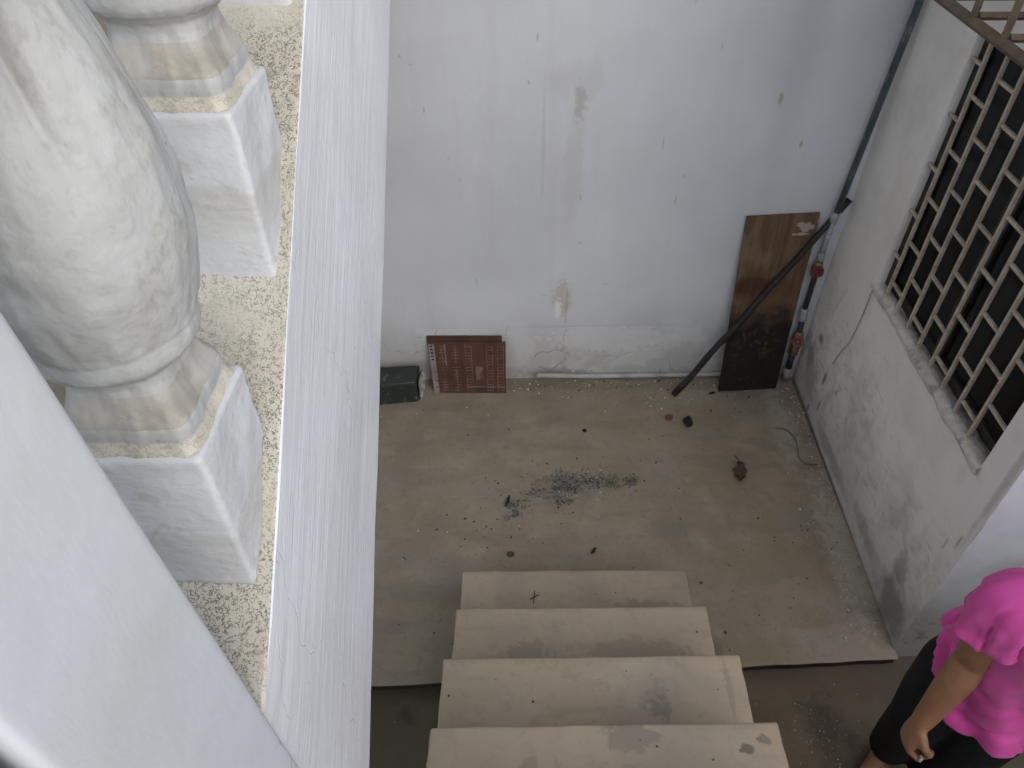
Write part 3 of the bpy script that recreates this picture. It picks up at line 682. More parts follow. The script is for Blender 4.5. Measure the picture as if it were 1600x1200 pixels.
def baluster_mesh():
    # (height above plinth top, half width, squareness 0 round..1 square)
    prof = [(-.012, .0615, 1), (.000, .0600, 1), (.006, .0575, 1), (.012, .0555, 1), (.018, .0560, .95), (.024, .0560, .95), (.030, .0550, .92), (.035, .0530, .9), (.042, .0500, .85), (.050, .0480, .75), (.058, .0470, .6),
            (.066, .0475, .4), (.073, .0500, .2), (.079, .0560, .1), (.084, .0630, 0), (.089, .0665, 0), (.095, .0678, 0), (.101, .0680, 0), (.106, .0680, 0), (.112, .0700, 0), (.122, .0735, 0), (.140, .0795, 0), (.165, .0855, 0), (.195, .0885, 0), (.225, .0880, 0), (.255, .0850, 0), (.285, .0790, 0),
            (.315, .0710, 0), (.345, .0630, 0), (.375, .0550, 0), (.410, .0470, 0), (.445, .0420, 0), (.470, .0410, 0), (.480, .0480, 0), (.492, .0500, .2), (.502, .0440, .6), (.512, .0520, .9), (.522, .0600, 1), (.60, .0600, 1)]
    # densify
    P = []
    for i in range(len(prof) - 1):
        for k in range(3):
            t_ = k / 3; P.append(tuple(prof[i][c] + (prof[i + 1][c] - prof[i][c]) * t_ for c in range(3)))
    P.append(prof[-1]); S = 160; V = []; F = []
    for (h, r, q) in P:
        for s in range(S):
            a = 2 * math.pi * s / S; c, d = math.cos(a), math.sin(a)
            sqr = 1 / max(abs(c), abs(d)); sqr = min(sqr, 1.30)
            rr = r * (1 + (sqr - 1) * q)
            if .115 < h < .47:                     # shallow carved leaf grooves winding up the belly
                env = math.sin(math.pi * (h - .115) / .355) ** .7
                ph = (a + R_(47) + .9 * (h - .3)) * 2.5; ph = abs(math.sin(ph))
                up_ = max(0.0, min(1.0, (h - .235) / .08))
                rr += .0150 * env * up_ * (ph ** .45 - .75)
                da = math.degrees((a + R_(90) + math.pi) % (2 * math.pi) - math.pi)
                rr -= .0045 * math.exp(-((h - .192) / .0045) ** 2) * math.exp(-(da / 13) ** 2)
                rr += .0035 * math.exp(-((h - .207) / .012) ** 2) * math.exp(-((da - 6) / 16) ** 2)
                rr += .0034 * fnz((c * .3, d * .3, h), 8, 1) + .0012 * fnz((c * .3, d * .3, h), 24, 5)
            else: rr += .0020 * fnz((c * .2, d * .2, h), 14, 2)
            V.append((rr * c, rr * d, h))
    for i in range(len(P) - 1):
        for s in range(S): F.append((i * S + s, i * S + (s + 1) % S, (i + 1) * S + (s + 1) % S, (i + 1) * S + s))
    me = bpy.data.meshes.new('baluster'); me.from_pydata(V, [], F); me.update()
    me.materials.append(M['baluster']); me.materials.append(M['terrazzo_w']); me.materials.append(M['cream'])
    for p in me.polygons:
        p.use_smooth = True
        h = sum(V[v][2] for v in p.vertices) / 4
        p.material_index = 1 if h < .0125 else (2 if .027 < h < .058 else 0)
    return me
bme = baluster_mesh(); pme = None
for k in range(9):
    yc = .478 + .2655 * k; zt = CH - .482 + .191 * k
    b = bpy.data.objects.new('baluster', bme); col.objects.link(b); b.parent = us; b.location = (-.340, yc, zt); b.rotation_euler = (0, 0, R_(90) * (k % 4) * 0 + .0)
    hw = .0635
    f0 = ST(yc - hw) + .002 - zt; f1 = ST(yc + hw) + .002 - zt
    if pme is None:
        pl = hexa('plinth', [(-hw, -hw, f0), (hw + .0015, -hw, f0), (hw + .0015, hw, f1), (-hw, hw, f1), (-hw, -hw, 0), (hw, -hw, 0), (hw, hw, 0), (-hw, hw, 0)], M['plinth'], b, .0055, 15, .0032, 4, 3); pme = pl.data
    else:
        pl = bpy.data.objects.new('plinth', pme); col.objects.link(pl); pl.parent = b

# ------------------------------------------------------------------ pipe run in the corner
pr = empty('water_pipe'); tag(pr, 'blue-grey water pipe with red valves running down the wall corner', 'pipe')
def pipeY(x): return BW(x) - .045
def pp(x, zc, dy=0): return Vector((x, BW(x) - .045 + dy, CH + zc))
tube('riser_pipe', [pp(1.395, 1.6), pp(1.378, -.3), pp(1.362, -.82), pp(1.318, -1.62)], .0135, M['pipe'], pr, 14)
tube('coupling', [pp(1.318, -1.615), pp(1.314, -1.66)], .017, M['whitep'], pr, 14)
tube('pale_pipe', [pp(1.314, -1.66), pp(1.312, -1.83)], .0125, M['pipe_l'], pr, 12)
tube('coupling', [pp(1.312, -1.815), pp(1.314, -1.855)], .0165, M['whitep'], pr, 14)
tube('sleeve_pipe', [pp(1.314, -1.855), pp(1.318, -2.13)], .0125, M['pipe_d'], pr, 12)
tube('elbow', catmull([pp(1.318, -2.12), pp(1.321, -2.16), pp(1.325, -2.19)], 3), .0175, M['whitep'], pr, 12)
tube('sleeve_pipe', [pp(1.324, -2.18), pp(1.330, -2.33)], .0135, M['pipe_d'], pr, 12)
tube('brass_union', [pp(1.330, -2.33), pp(1.331, -2.35), pp(1.332, -2.39), pp(1.332, -2.41)], [.017, .024, .024, .016], M['brass'], pr, 8)
tube('sleeve_pipe', [pp(1.332, -2.41), pp(1.334, -2.50)], .0145, M['pipe_d'], pr, 12)
tube('pipe_foot', [pp(1.334, -2.495), pp(1.335, -2.571)], .021, M['whitep'], pr, 12)
def valve(x, zc, mat, R, body):
    c = pp(x, zc); ax = Vector((-.25, -.80, .30)).normalized()
    u = ax.cross(Vector((0, 0, 1))).normalized(); w = ax.cross(u)
    hub = c + ax * .052
    ring = [hub + (u * math.cos(2 * math.pi * k / 24) + w * math.sin(2 * math.pi * k / 24)) * R * (1 + .07 * math.cos(5 * 2 * math.pi * k / 24)) for k in range(25)]
    geo = [tube_geo(ring, .0055, 8, cap=False), tube_geo([hub - ax * .006, hub + ax * .008], .010, 10)]
    for k in range(5):
        a = 2 * math.pi * k / 5; geo.append(tube_geo([hub, hub + (u * math.cos(a) + w * math.sin(a)) * R], .004, 6))
    wl = mk('valve_wheel', *join_geo(geo), mat, pr, True)
    tube('valve_stem', [c, hub], .008, M['brass'], wl, 8)
    tube('valve_body', [pp(x, zc + .04), pp(x, zc + .015), pp(x, zc - .015), pp(x, zc - .04)], [.017, .024, .024, .017], body, pr, 10)
valve(1.312, -1.90, M['red'], .0215, M['brass']); valve(1.329, -2.30, M['redp'], .0225, M['brass'])
# second thin pale pipe behind, close to the wall
tube('branch_pipe', [Vector((1.262, BW(1.26) - .014, CH - 1.66)), Vector((1.275, BW(1.27) - .014, CH - 2.1)), Vector((1.29, BW(1.29) - .014, CH - 2.565))], .010, M['whitep'], pr, 10)
# white conduit lying at the foot of the wall
pts = [(.075, BW(.07) - .030, .046), (.18, BW(.18) - .030, .040), (.32, BW(.32) - .026, .030), (.45, BW(.45) - .020, .023), (.95, BW(.95) - .018, .020), (1.30, BW(1.3) - .018, .020)]
cd = tube('conduit', catmull(pts, 6), .0125, M['conduit'], None, 10); tag(cd, 'white plastic conduit lying along the foot of the back wall', 'conduit')

# ------------------------------------------------------------------ leaning board, stick, sheets, box
bd_y0 = 2.690
def bdp(x, h, o=0.0):
    t_ = h / .935; y = (bd_y0 + .083 * (x - .98)) * (1 - t_) + (BW(x) - .006) * t_
    return Vector((x, y - o, h))
bl, br_, tl, tr = .980, 1.268, .952, 1.262
V = []; F = []; n = 14; k2 = 30
for s in (0, 1):
    for j in range(k2 + 1):
        for i in range(n + 1):
            v_ = j / k2; u_ = i / n; h = (.003 + .004 * abs(fnz((u_ * 3, 0, 0), 3))) * (1 - v_) + (.925 + .012 * u_) * v_
            x = (bl + (br_ - bl) * u_) * (1 - v_) + (tl + (tr - tl) * u_) * v_
            if i in (0, n): x += .004 * fnz((0, 0, h), 9, i) * (1 - v_)
            p = bdp(x, h); V.append(p + Vector((0, -.014 + .002 * fnz((x, 0, h), 4) if s == 0 else 0, 0)))
NB = (n + 1) * (k2 + 1)
for j in range(k2):
    for i in range(n):
        a = j * (n + 1) + i; F.append((a, a + 1, a + n + 2, a + n + 1)); F.append((NB + a, NB + a + n + 1, NB + a + n + 2, NB + a + 1))
for i in range(n): F.append((i, NB + i, NB + i + 1, i + 1)); a = k2 * (n + 1) + i; F.append((a, a + 1, NB + a + 1, NB + a))
for j in range(k2):
    a = j * (n + 1); F.append((a, a + n + 1, NB + a + n + 1, NB + a)); a += n; F.append((a, NB + a, NB + a + n + 1, a + n + 1))
bo = mk('plywood_board', V, F, M['board']); tag(bo, 'tall brown plywood board with a burnt black foot leaning in the corner', 'board')
a, b = Vector((.749, 2.637, .018)), Vector((1.365, 2.792, 1.005))
pts = [a.lerp(b, i / 14) + Vector((.003 * math.sin(i * 1.3), 0, .003 * math.cos(i * 1.7))) for i in range(15)]
sk = tube('stick', pts, [.0160 - .0030 * i / 14 + .0008 * math.sin(i * 2.4) for i in range(15)], M['rod'], None, 10)
tag(sk, 'long dark stick leaning diagonally across the plywood board', 'stick')

def sheet(name, x0, x1, y0, h, ytop, th, mat, parent=None, tw=0.0):
    c = [(x0, y0 - th, .002), (x1, y0 - th, .002), (x1, y0, .002), (x0, y0, .002), (x0 - .018 + tw, ytop - th, h), (x1 + tw, ytop - th, h), (x1 + tw, ytop, h), (x0 - .018 + tw, ytop, h)]
    return hexa(name, c, mat, parent, .001)
s2 = sheet('perforated_sheet', -.448, -.100, 2.700, .292, BW(-.3) - .004, .008, M['maroon']); tag(s2, 'maroon sheet hidden mostly behind the printed one, its top edge showing', 'sheet', 'maroon sheets against the back wall')
s1 = empty('perforated_sheet', (-.26, 2.67, 0)); tag(s1, 'maroon sheet with pale printed columns leaning at the wall, in front', 'sheet', 'maroon sheets against the back wall')
H1 = .268; ya0, ya1 = 2.667, BW(-.3) - .020
sa = sheet('panel', -.425, -.082, ya0, H1, ya1, .006, M['maroon'])
def son(o, p): o.parent = p; o.matrix_parent_inverse = Matrix.Translation(p.location).inverted(); return o
son(sa, s1)
def sp_(u, v, o=.0065):      # point on the sheet's face
    x = (-.425 + .343 * u) * (1 - v) + (-.443 + .361 * u) * v; return Vector((x, ya0 + (ya1 - ya0) * v - o, .002 + (H1 - .002) * v))
def quad_geo(u0, u1, v0, v1, o=.0068):
    return ([sp_(u0, v0, o), sp_(u1, v0, o), sp_(u1, v1, o), sp_(u0, v1, o)], [(0, 1, 2, 3)])
son(mk('punched_strip', *join_geo([quad_geo(-.045, .035, .0, .965, .0075)]), M['strip']), s1)
for k in range(5):
    v_ = .92 - .065 * k; c = sp_(-.005, v_, .0082)
    son(mk('strip_hole', [c + Vector((.0075 * math.cos(i * math.pi / 5), 0, .0075 * math.sin(i * math.pi / 5))) for i in range(10)], [tuple(range(10))], M['hole']), s1)
for v_ in (.42, .25, .12):
    c = sp_(.01, v_, .0082); son(mk('strip_hole', [c + Vector((.005 * math.cos(i * math.pi / 4), 0, .005 * math.sin(i * math.pi / 4))) for i in range(8)], [tuple(range(8))], M['hole']), s1)
for ci, (u0, kind) in enumerate([(.13, 0), (.31, 0), (.49, 1), (.63, 2), (.78, 1), (.93, 1)]):
    geo = []; r = random.Random(ci)
    if kind == 0: geo.append(quad_geo(u0 - .005, u0 + .005, .04, .95))
    else: geo += [quad_geo(u0 - .045, u0 - .037, .03, .97), quad_geo(u0 + .037, u0 + .045, .03, .93)]
    v_ = .05
    while v_ < .95:
        if r.random() < .88:
            wd = (.035 + .02 * r.random()) if kind != 2 else .03
            geo.append(quad_geo(u0 - wd, u0 + wd, v_, v_ + .013, .0070))
        v_ += .057
    if kind == 2:
        son(mk('printed_plate', *quad_geo(u0 - .05, u0 + .05, .27, .53, .0074), M['print']), s1)
        son(mk('printed_rule', *quad_geo(u0 - .055, u0 - .048, .1, .268), M['print']), s1); continue
    son(mk('printed_column', *join_geo(geo), M['print']), s1)
for q_ in ((.45, .99, .125, .135), (.17, .182, .55, .96)): son(mk('printed_rule', *quad_geo(*q_, .0078), M['strip']), s1)

# dark green box half hidden behind the stringer
gb = empty('storage_box', (-.60, 2.64, 0)); tag(gb, 'long dark green box with chipped white end by the back wall', 'box')
son(hexa('body', [(-.98, 2.532, .002), (-.515, 2.598, .002), (-.505, 2.715, .002), (-.98, 2.675, .002), (-.98, 2.540, .128), (-.515, 2.606, .128), (-.508, 2.715, .140), (-.98, 2.675, .14)], M['green'], None, .006, 3, .0016), gb)
V = []; F = []
for j in range(9):
    for i in range(7):
        u_ = i / 6; v_ = j / 8; p = Vector((-.5155, 2.600, .004)).lerp(Vector((-.5065, 2.712, .004)), u_); p.z = .004 + .126 * v_
        rim = i in (0, 6) or j in (0, 8); V.append(p + Vector((.006 + (.010 if rim else .002) + .006 * fnz((0, u_, v_), 6), 0, 0)))
for j in range(8):
    for i in range(6):
        a = j * 7 + i; F.append((a, a + 1, a + 8, a + 7))
son(mk('chipped_end', V, F, M['chip'], None, True), gb)

# ------------------------------------------------------------------ wires
w1 = tube('wire', catmull([(RW(2.30) - .004, 2.392, CH - 1.72), (RW(2.3) - .005, 2.385, CH - 1.85), (RW(2.3) - .005, 2.40, CH - 2.0), (RW(2.4) - .005, 2.44, CH - 2.1), (RW(2.4) - .004, 2.47, CH - 2.2)], 8), .0022, M['cable'], None, 6)
tag(w1, 'thin wire hanging from the window sill down the grimy side wall', 'wire')
w2 = tube('wire', catmull([(RW(2.6) - .005, 2.575, CH - 1.87), (RW(2.6) - .006, 2.60, CH - 1.93), (RW(2.62) - .005, 2.635, CH - 2.03), (RW(2.64) - .004, 2.66, CH - 2.10)], 8), .003, M['chipw'], None, 6)
tag(w2, 'short pale wire on the side wall next to the lower valve', 'wire')
w3 = tube('wire', catmull([(1.20, 2.425, .006), (1.245, 2.415, .008), (1.275, 2.36, .007), (1.270, 2.29, .006), (1.262, 2.24, .007), (1.285, 2.205, .006), (1.335, 2.20, .006)], 8), .0035, M['cable_d'], None, 6)
tag(w3, 'curled dark wire lying on the floor by the side wall', 'wire')
w4 = tube('wire', catmull([(-.40, 2.095, .005), (-.385, 2.045, .004), (-.34, 2.015, .004), (-.25, 2.005, .004), (-.17, 2.01, .004)], 8), .0010, M['cable'], None, 6)
tag(w4, 'thin curved wire on the open floor left of the grit heap', 'wire')

# ------------------------------------------------------------------ litter on the floor
def lump(name, c, s, mat, seed, label, cat, flat=1.0):
    bm = bmesh.new(); bmesh.ops.create_icosphere(bm, subdivisions=2, radius=1)
    for v in bm.verts:
        k = 1 + .45 * fnz(v.co, 1.3, seed); v.co = Vector((c[0] + v.co.x * s[0] * k, c[1] + v.co.y * s[1] * k, max(c[2] + v.co.z * s[2] * k, .0015)))
    me = bpy.data.meshes.new(name); bm.to_mesh(me); bm.free(); o = link(name, me, mat, None, False); return tag(o, label, cat)
def fl(px, py): return (px, py)
lump('coal_lump', (.790, 2.452, .018), (.022, .030, .022), M['char'], 1, 'black charred lump on the floor in front of the stick', 'lump')
lump('brick_chip', (.705, 2.490, .010), (.020, .016, .011), M['terra'], 2, 'small reddish chip left of the charred lump', 'chip')
lump('clay_crumb', (.645, 1.330, .012), (.013, .020, .015), M['bit'], 5, 'dark brown clod on the floor right of the second lowest step', 'clod')
lump('clay_crumb', (-.045, 1.715, .008), (.014, .012, .009), M['bit'], 6, 'small brown clod above the left end of the lowest step', 'clod')
lump('brick_chip', (.295, 2.405, .006), (.010, .009, .007), M['char'], 8, 'tiny dark chip on the floor between sheet and stick', 'chip')
# dry leaf
V = []; F = []; prof = [(0, .004), (.02, .020), (.035, .016), (.05, .032), (.07, .022), (.085, .026), (.105, .010), (.125, .001)]
for i, (l, w) in enumerate(prof):
    for s in (-1, -.5, 0, .5, 1):
        x = w * s; y = -l; z = .004 + .012 * abs(s) ** 1.5 + .008 * math.sin(i * 1.1) + .006
        a = R_(-12); V.append((.985 + x * math.cos(a) - y * math.sin(a), 2.205 + x * math.sin(a) + y * math.cos(a), z))
for i in range(len(prof) - 1):
    for k in range(4): F.append((i * 5 + k, i * 5 + k + 1, i * 5 + k + 6, i * 5 + k + 5))
lf = empty('dry_leaf', (.985, 2.15, 0)); tag(lf, 'curled brown dry leaf on the floor near the side wall', 'leaf')
bl_ = son(mk('blade', V, F, M['leaf'], None, True), lf); so = bl_.modifiers.new('s', 'SOLIDIFY'); so.thickness = .0012
son(tube('stalk', [(.985, 2.205, .010), (.978, 2.235, .012), (.974, 2.250, .006)], .0018, M['leaf'], None, 6), lf)
for c, ln, an, lab in [((-.062, 1.985, .006), .030, 75, 'short black burnt twig left of the grit heap'), ((.292, 1.735, .005), .018, 55, 'tiny black twig on the floor above the lowest step'),
                       ((.945, 2.665, .005), .018, 20, 'small dark twig lying at the foot of the plywood board')]:
    a = R_(an); d = Vector((math.cos(a), math.sin(a), 0)) * ln; c = Vector(c)
    tw = tube('twig', [c - d, c - d * .3 + Vector((.003, 0, .003)), c + d * .4, c + d], [.003, .0065, .006, .003], M['char'], None, 7); tag(tw, lab, 'twig')
sp = [tube_geo([(.045 + dx, 1.405 + dy, CH - 2.3725 + .001), (.045 - dx, 1.405 - dy, CH - 2.3725 + .004)], .0016, 5) for dx, dy in ((.016, .010), (.002, .026))]
tw = mk('twig', *join_geo(sp), M['char']); tag(tw, 'crossed thin black twig on the lowest step', 'twig')
# uncountable grit and crumbs
def pebbles(name, spots, mat, seed, label, cat, smin, smax):
    r = random.Random(seed); V = []; F = []
    base = [(1, 0, 0), (-1, 0, 0), (0, 1, 0), (0, -1, 0), (0, 0, 1), (0, 0, -.6)]
    fs = [(0, 2, 4), (2, 1, 4), (1, 3, 4), (3, 0, 4), (2, 0, 5), (1, 2, 5), (3, 1, 5), (0, 3, 5)]
    for (gen, cnt) in spots:
        for _ in range(cnt):
            x, y, z = gen(r); s = smin + (smax - smin) * r.random() ** 3; a = r.random() * 6.28; o = len(V)
            kx, ky, kz = (.6 + .8 * r.random() for _ in range(3))
            for b_ in base:
                px, py = b_[0] * s * kx, b_[1] * s * ky
                V.append((x + px * math.cos(a) - py * math.sin(a), y + px * math.sin(a) + py * math.cos(a), z + s * .45 * kz + b_[2] * s * kz))
            F += [tuple(i + o for i in f) for f in fs]
    o = mk(name, V, F, mat); tag(o, label, cat, kind='stuff'); return o
def gz(cx, cy, sx, sy, z=0.001): return lambda r: (r.gauss(cx, sx), r.gauss(cy, sy), z)
def un(x0, x1, y0, y1, z=0.001): return lambda r: (r.uniform(x0, x1), r.uniform(y0, y1), z)
def foot(x0, x1, sp): return lambda r: ((lambda x: (x, BW(x) - .03 - abs(r.gauss(0, sp)), .001))(r.uniform(x0, x1)))
def side(y0, y1, sp): return lambda r: ((lambda y: (RW(y) - .015 - abs(r.gauss(0, sp)), y, .001))(r.uniform(y0, y1)))
rg = random.Random(12); clus = []
for (cx0, cy0, sx0, sy0, nn) in [(.10, 2.015, .055, .035, 11), (.20, 2.08, .045, .035, 10), (.31, 2.115, .05, .024, 13), (.48, 2.10, .055, .014, 8), (.17, 2.0, .02, .05, 4), (-.04, 1.945, .02, .04, 5)]:
    for _ in range(nn): clus.append((rg.gauss(cx0, sx0), rg.gauss(cy0, sy0), .006 + .020 * rg.random(), .005 + .013 * rg.random(), int(30 + 130 * rg.random() ** 1.5)))
pebbles('grit_heap', [(gz(cx0, cy0, sx0, sy0), nn) for (cx0, cy0, sx0, sy0, nn) in clus] + [(gz(.2, 2.07, .16, .06), 330)],
        M['grit'], 3, 'heap of dark grit swept together on the middle of the floor', 'grit', .0010, .0040)
pebbles('dust_grains', [(gz(cx0, cy0, sx0, sy0), max(6, nn // 4)) for (cx0, cy0, sx0, sy0, nn) in clus[:38]], M['fleck'], 13, 'fine pale grains mixed into the grit heap on the floor', 'grit', .0008, .0026)
pebbles('mortar_crumbs', [(foot(-.05, 1.25, .05), 170), (side(1.35, 2.75, .07), 420), (un(-.6, 1.35, 1.3, 2.7), 55), (gz(.2, 2.07, .12, .05), 40), (gz(.70, 2.62, .12, .05), 40), (gz(.80, 2.38, .03, .05), 7), (gz(-.6, 2.50, .1, .02), 12)],
        M['fleck'], 4, 'pale mortar crumbs scattered along the foot of the walls', 'crumbs', .0014, .0065)
pebbles('dirt_bits', [(un(-.65, 1.35, 1.3, 2.72), 170), (gz(1.12, 1.75, .1, .12), 40), (gz(-.12, 1.86, .1, .07), 45), (foot(-.05, 1.2, .05), 60), (gz(.95, 2.6, .12, .06), 20)],
        M['bit'], 5, 'brown dirt bits strewn over the concrete floor', 'dirt', .0014, .0062)
pebbles('yard_grit', [(gz(1.02, 1.05, .07, .09, LOW + .001), 110), (un(.65, 1.3, .8, 1.2, LOW + .001), 30), (un(-.6, -.25, .9, 1.12, LOW + .001), 12)],
        M['fleck'], 6, 'pale grit on the dark yard floor beside the steps', 'grit', .0007, .0027)
pebbles('step_crumbs', [(un(-.2, .58, 1.28, 1.49, CH - 2.374), 8), (un(-.2, .58, 1.0, 1.22, CH - 2.171), 9), (un(-.2, .58, .74, .95, CH - 1.969), 12), (un(-.2, .58, .55, .70, CH - 1.766), 6)],
        M['bit'], 8, 'few dirt crumbs lying on the cement steps', 'crumbs', .0012, .0035)

# ------------------------------------------------------------------ the person in pink
SKIN = NT('tan_skin'); sn = SKIN.noise(14, 4); SKIN.b.inputs['Subsurface Weight'].default_value = .08; SKIN.b.inputs['Subsurface Radius'].default_value = (.02, .008, .004)
SKIN.out(SKIN.mix(SKIN.map(sn, .35, .7), (.30, .150, .082), (.24, .115, .062)), .5, SKIN.bump(SKIN.noise(160, 3), .15, .002), spec=.4); M['skin'] = SKIN.m
PK = NT('pink_knit_top'); PK.b.inputs['Sheen Weight'].default_value = .15
PK.out(PK.mix(PK.map(PK.noise(8, 3), .35, .7), (.66, .085, .345), (.57, .062, .29)), .75, PK.bump(PK.noise(420, 2), .2, .001), spec=.25); M['pink'] = PK.m
M['black'] = mat_simple('black_trousers', (.010, .010, .011), (.014, .014, .015), 20, .8, bump=.2, spec=.25)
M['hair'] = mat_simple('black_hair', (.012, .010, .009), (.02, .016, .013), 60, .4, bump=.6, stretch=(3, 3, .4))
M['nail'] = mat_simple('pale_paper_scrap', (.42, .42, .33), (.3, .3, .24), 30, .7)
M['eye'] = mat_simple('eye_white', (.7, .7, .68), (.65, .64, .62), 30, .3)
M['iris'] = mat_simple('dark_iris', (.02, .012, .008), (.02, .012, .008), 30, .2)
pe = empty('person', (1.19, .88, LOW)); tag(pe, 'person in a pink ruffled top and black trousers at the right edge', 'person')
fw = Vector((-.25, -.968, 0)).normalized(); rt_ = Vector((fw.y, -fw.x, 0)); up = Vector((0, 0, 1))
def Z(zc): return CH + zc
PEL = Vector((1.195, .865, Z(-1.78))); SHC = Vector((1.150, .772, Z(-1.36)))
def cent(z):
    t_ = (z - PEL.z) / (SHC.z - PEL.z); return PEL.lerp(SHC, t_) if t_ > 0 else PEL.copy()
def ring_loft(levels, seg=40):
    """levels: (centre, half width, half depth) in the person's frame"""
    V = []; F = []
    for (c, a, b) in levels:
        for k in range(seg):
            t_ = 2 * math.pi * k / seg; V.append(c + rt_ * math.cos(t_) * a + fw * math.sin(t_) * b)
    for i in range(len(levels) - 1):
        for k in range(seg): F.append((i * seg + k, i * seg + (k + 1) % seg, (i + 1) * seg + (k + 1) % seg, (i + 1) * seg + k))
    F.append(tuple(range(seg))[::-1]); F.append(tuple((len(levels) - 1) * seg + k for k in range(seg)))
    return V, F
def ball(c, r, sub=3):
    bm = bmesh.new(); bmesh.ops.create_icosphere(bm, subdivisions=sub, radius=1)
    r = r if hasattr(r, '__len__') else (r, r, r)
    V = [Vector(c) + rt_ * v.co.x * r[0] + fw * v.co.y * r[1] + up * v.co.z * r[2] for v in bm.verts]; F = [tuple(v.index for v in f.verts) for f in bm.faces]; bm.free(); return V, F
def limb(pts, rad, seg=14):
    g_ = [tube_geo(pts, rad, seg)]
    for p, r in zip(pts, rad): g_.append(ball(p, r if not hasattr(r, '__len__') else min(r), 2))
    return g_
geo = []
geo.append(ring_loft([(cent(Z(-1.90)), .12, .09), (cent(Z(-1.78)), .15, .105), (cent(Z(-1.66)), .125, .095), (cent(Z(-1.50)), .14, .105), (cent(Z(-1.40)), .15, .095), (cent(Z(-1.335)), .135, .075), (cent(Z(-1.30)), .07, .055)]))
neck0 = cent(Z(-1.32)); headc = neck0 + Vector((fw.x * .055, fw.y * .055, .215))
geo += limb([neck0, neck0 + Vector((fw.x * .02, fw.y * .02, .10)), headc - up * .02], [.052, .047, .045])
geo.append(ball(headc + up * .015, (.072, .088, .098))); geo.append(ball(headc + fw * .028 - up * .045, (.055, .058, .062)))
geo.append(ball(headc + fw * .092 - up * .010, (.013, .016, .022), 2)); geo.append(ball(headc + fw * .082 - up * .052, (.024, .010, .007), 2)); geo.append(ball(headc + fw * .078 - up * .066, (.020, .010, .007), 2))
geo.append(ball(headc + fw * .070 - up * .092, (.022, .018, .016), 2))
for s in (-1, 1):
    geo.append(ball(headc + rt_ * s * .073 - up * .005 - fw * .005, (.010, .018, .030), 2)); geo.append(ball(headc + rt_ * s * .030 + fw * .080 + up * .022, (.021, .012, .010), 2)); geo.append(ball(headc + rt_ * s * .030 + fw * .078 - up * .001, (.017, .010, .005), 2))
SHR = Vector((.995, .804, Z(-1.36))); ELR = Vector((1.031, .812, Z(-1.625))); WRR = Vector((.979, .763, Z(-1.845)))
off = rt_ * -2 * .160
SHL = SHC * 2 - SHR; SHL.z = SHR.z; ELL = SHL + Vector((.03, .03, -.265)); WRL = ELL + fw * .09 + Vector((-.01, 0, -.205))
def arm(S, E, W, sgn):
    g_ = limb([S, S.lerp(E, .35), S.lerp(E, .7), E, E.lerp(W, .25), E.lerp(W, .6), W], [.052, .046, .041, .038, .0395, .033, .0255])
    g_ += limb([cent(S.z + .015), S], [.075, .052])
    d = (W - E).normalized(); n = -rt_ * sgn; n = (n - d * n.dot(d)).normalized(); s_ = d.cross(n).normalized()
    if s_.dot(fw) < 0: s_ = -s_
    # palm
    pts = [W, W + d * .03, W + d * .06, W + d * .082]
    V = []; F = []; sg = 14
    dims = [(.026, .020), (.036, .018), (.040, .017), (.038, .014)]
    for p, (hw_, ht_) in zip(pts, dims):
        for k in range(sg):
            a_ = 2 * math.pi * k / sg; V.append(p + s_ * math.cos(a_) * hw_ + n * math.sin(a_) * ht_)
    for i in range(3):
        for k in range(sg): F.append((i * sg + k, i * sg + (k + 1) % sg, (i + 1) * sg + (k + 1) % sg, (i + 1) * sg + k))
    F.append(tuple(range(sg))[::-1]); F.append(tuple(3 * sg + k for k in range(sg))); g_.append((V, F))
    for k, (ln, r_) in enumerate([(.95, .0088), (1.05, .0092), (1.0, .0088), (.8, .0078)]):
        b_ = W + d * (.080 - .003 * abs(k - 1)) + s_ * (.029 - .0195 * k)
        p1 = b_ + (d * .55 + n * .83) * .034 * ln; p2 = p1 + (n * .62 - d * .78) * .025 * ln; p3 = p2 + (-d * .85 - n * .52) * .018 * ln
        g_ += limb([b_ - d * .012, b_, p1, p2, p3], [r_ * 1.05, r_ * 1.15, r_ * 1.02, r_ * .95, r_ * .8], 8)
    b_ = W + d * .022 + s_ * .026 + n * .004; p1 = b_ + (d * .7 + s_ * .5 + n * .5).normalized() * .032; p2 = p1 + (d * .65 - s_ * .25 + n * .7).normalized() * .028; p3 = p2 + (d * .3 - s_ * .75 + n * .55).normalized() * .022
    g_ += limb([b_, p1, p2, p3], [.0135, .0115, .0105, .0085], 8)
    return g_, (d, n, s_)
gR, frR = arm(SHR, ELR, WRR, 1); gL, frL = arm(SHL, ELL, WRL, -1); geo += gR + gL
HIPR = Vector((1.115, .895, Z(-1.86))); KNR = Vector((1.140, .905, Z(-2.18))); ANR = Vector((1.195, .960, Z(-2.545)))
HIPL = Vector((1.285, .845, Z(-1.86))); KNL = Vector((1.255, .825, Z(-2.18))); ANL = Vector((1.285, .87, Z(-2.545)))
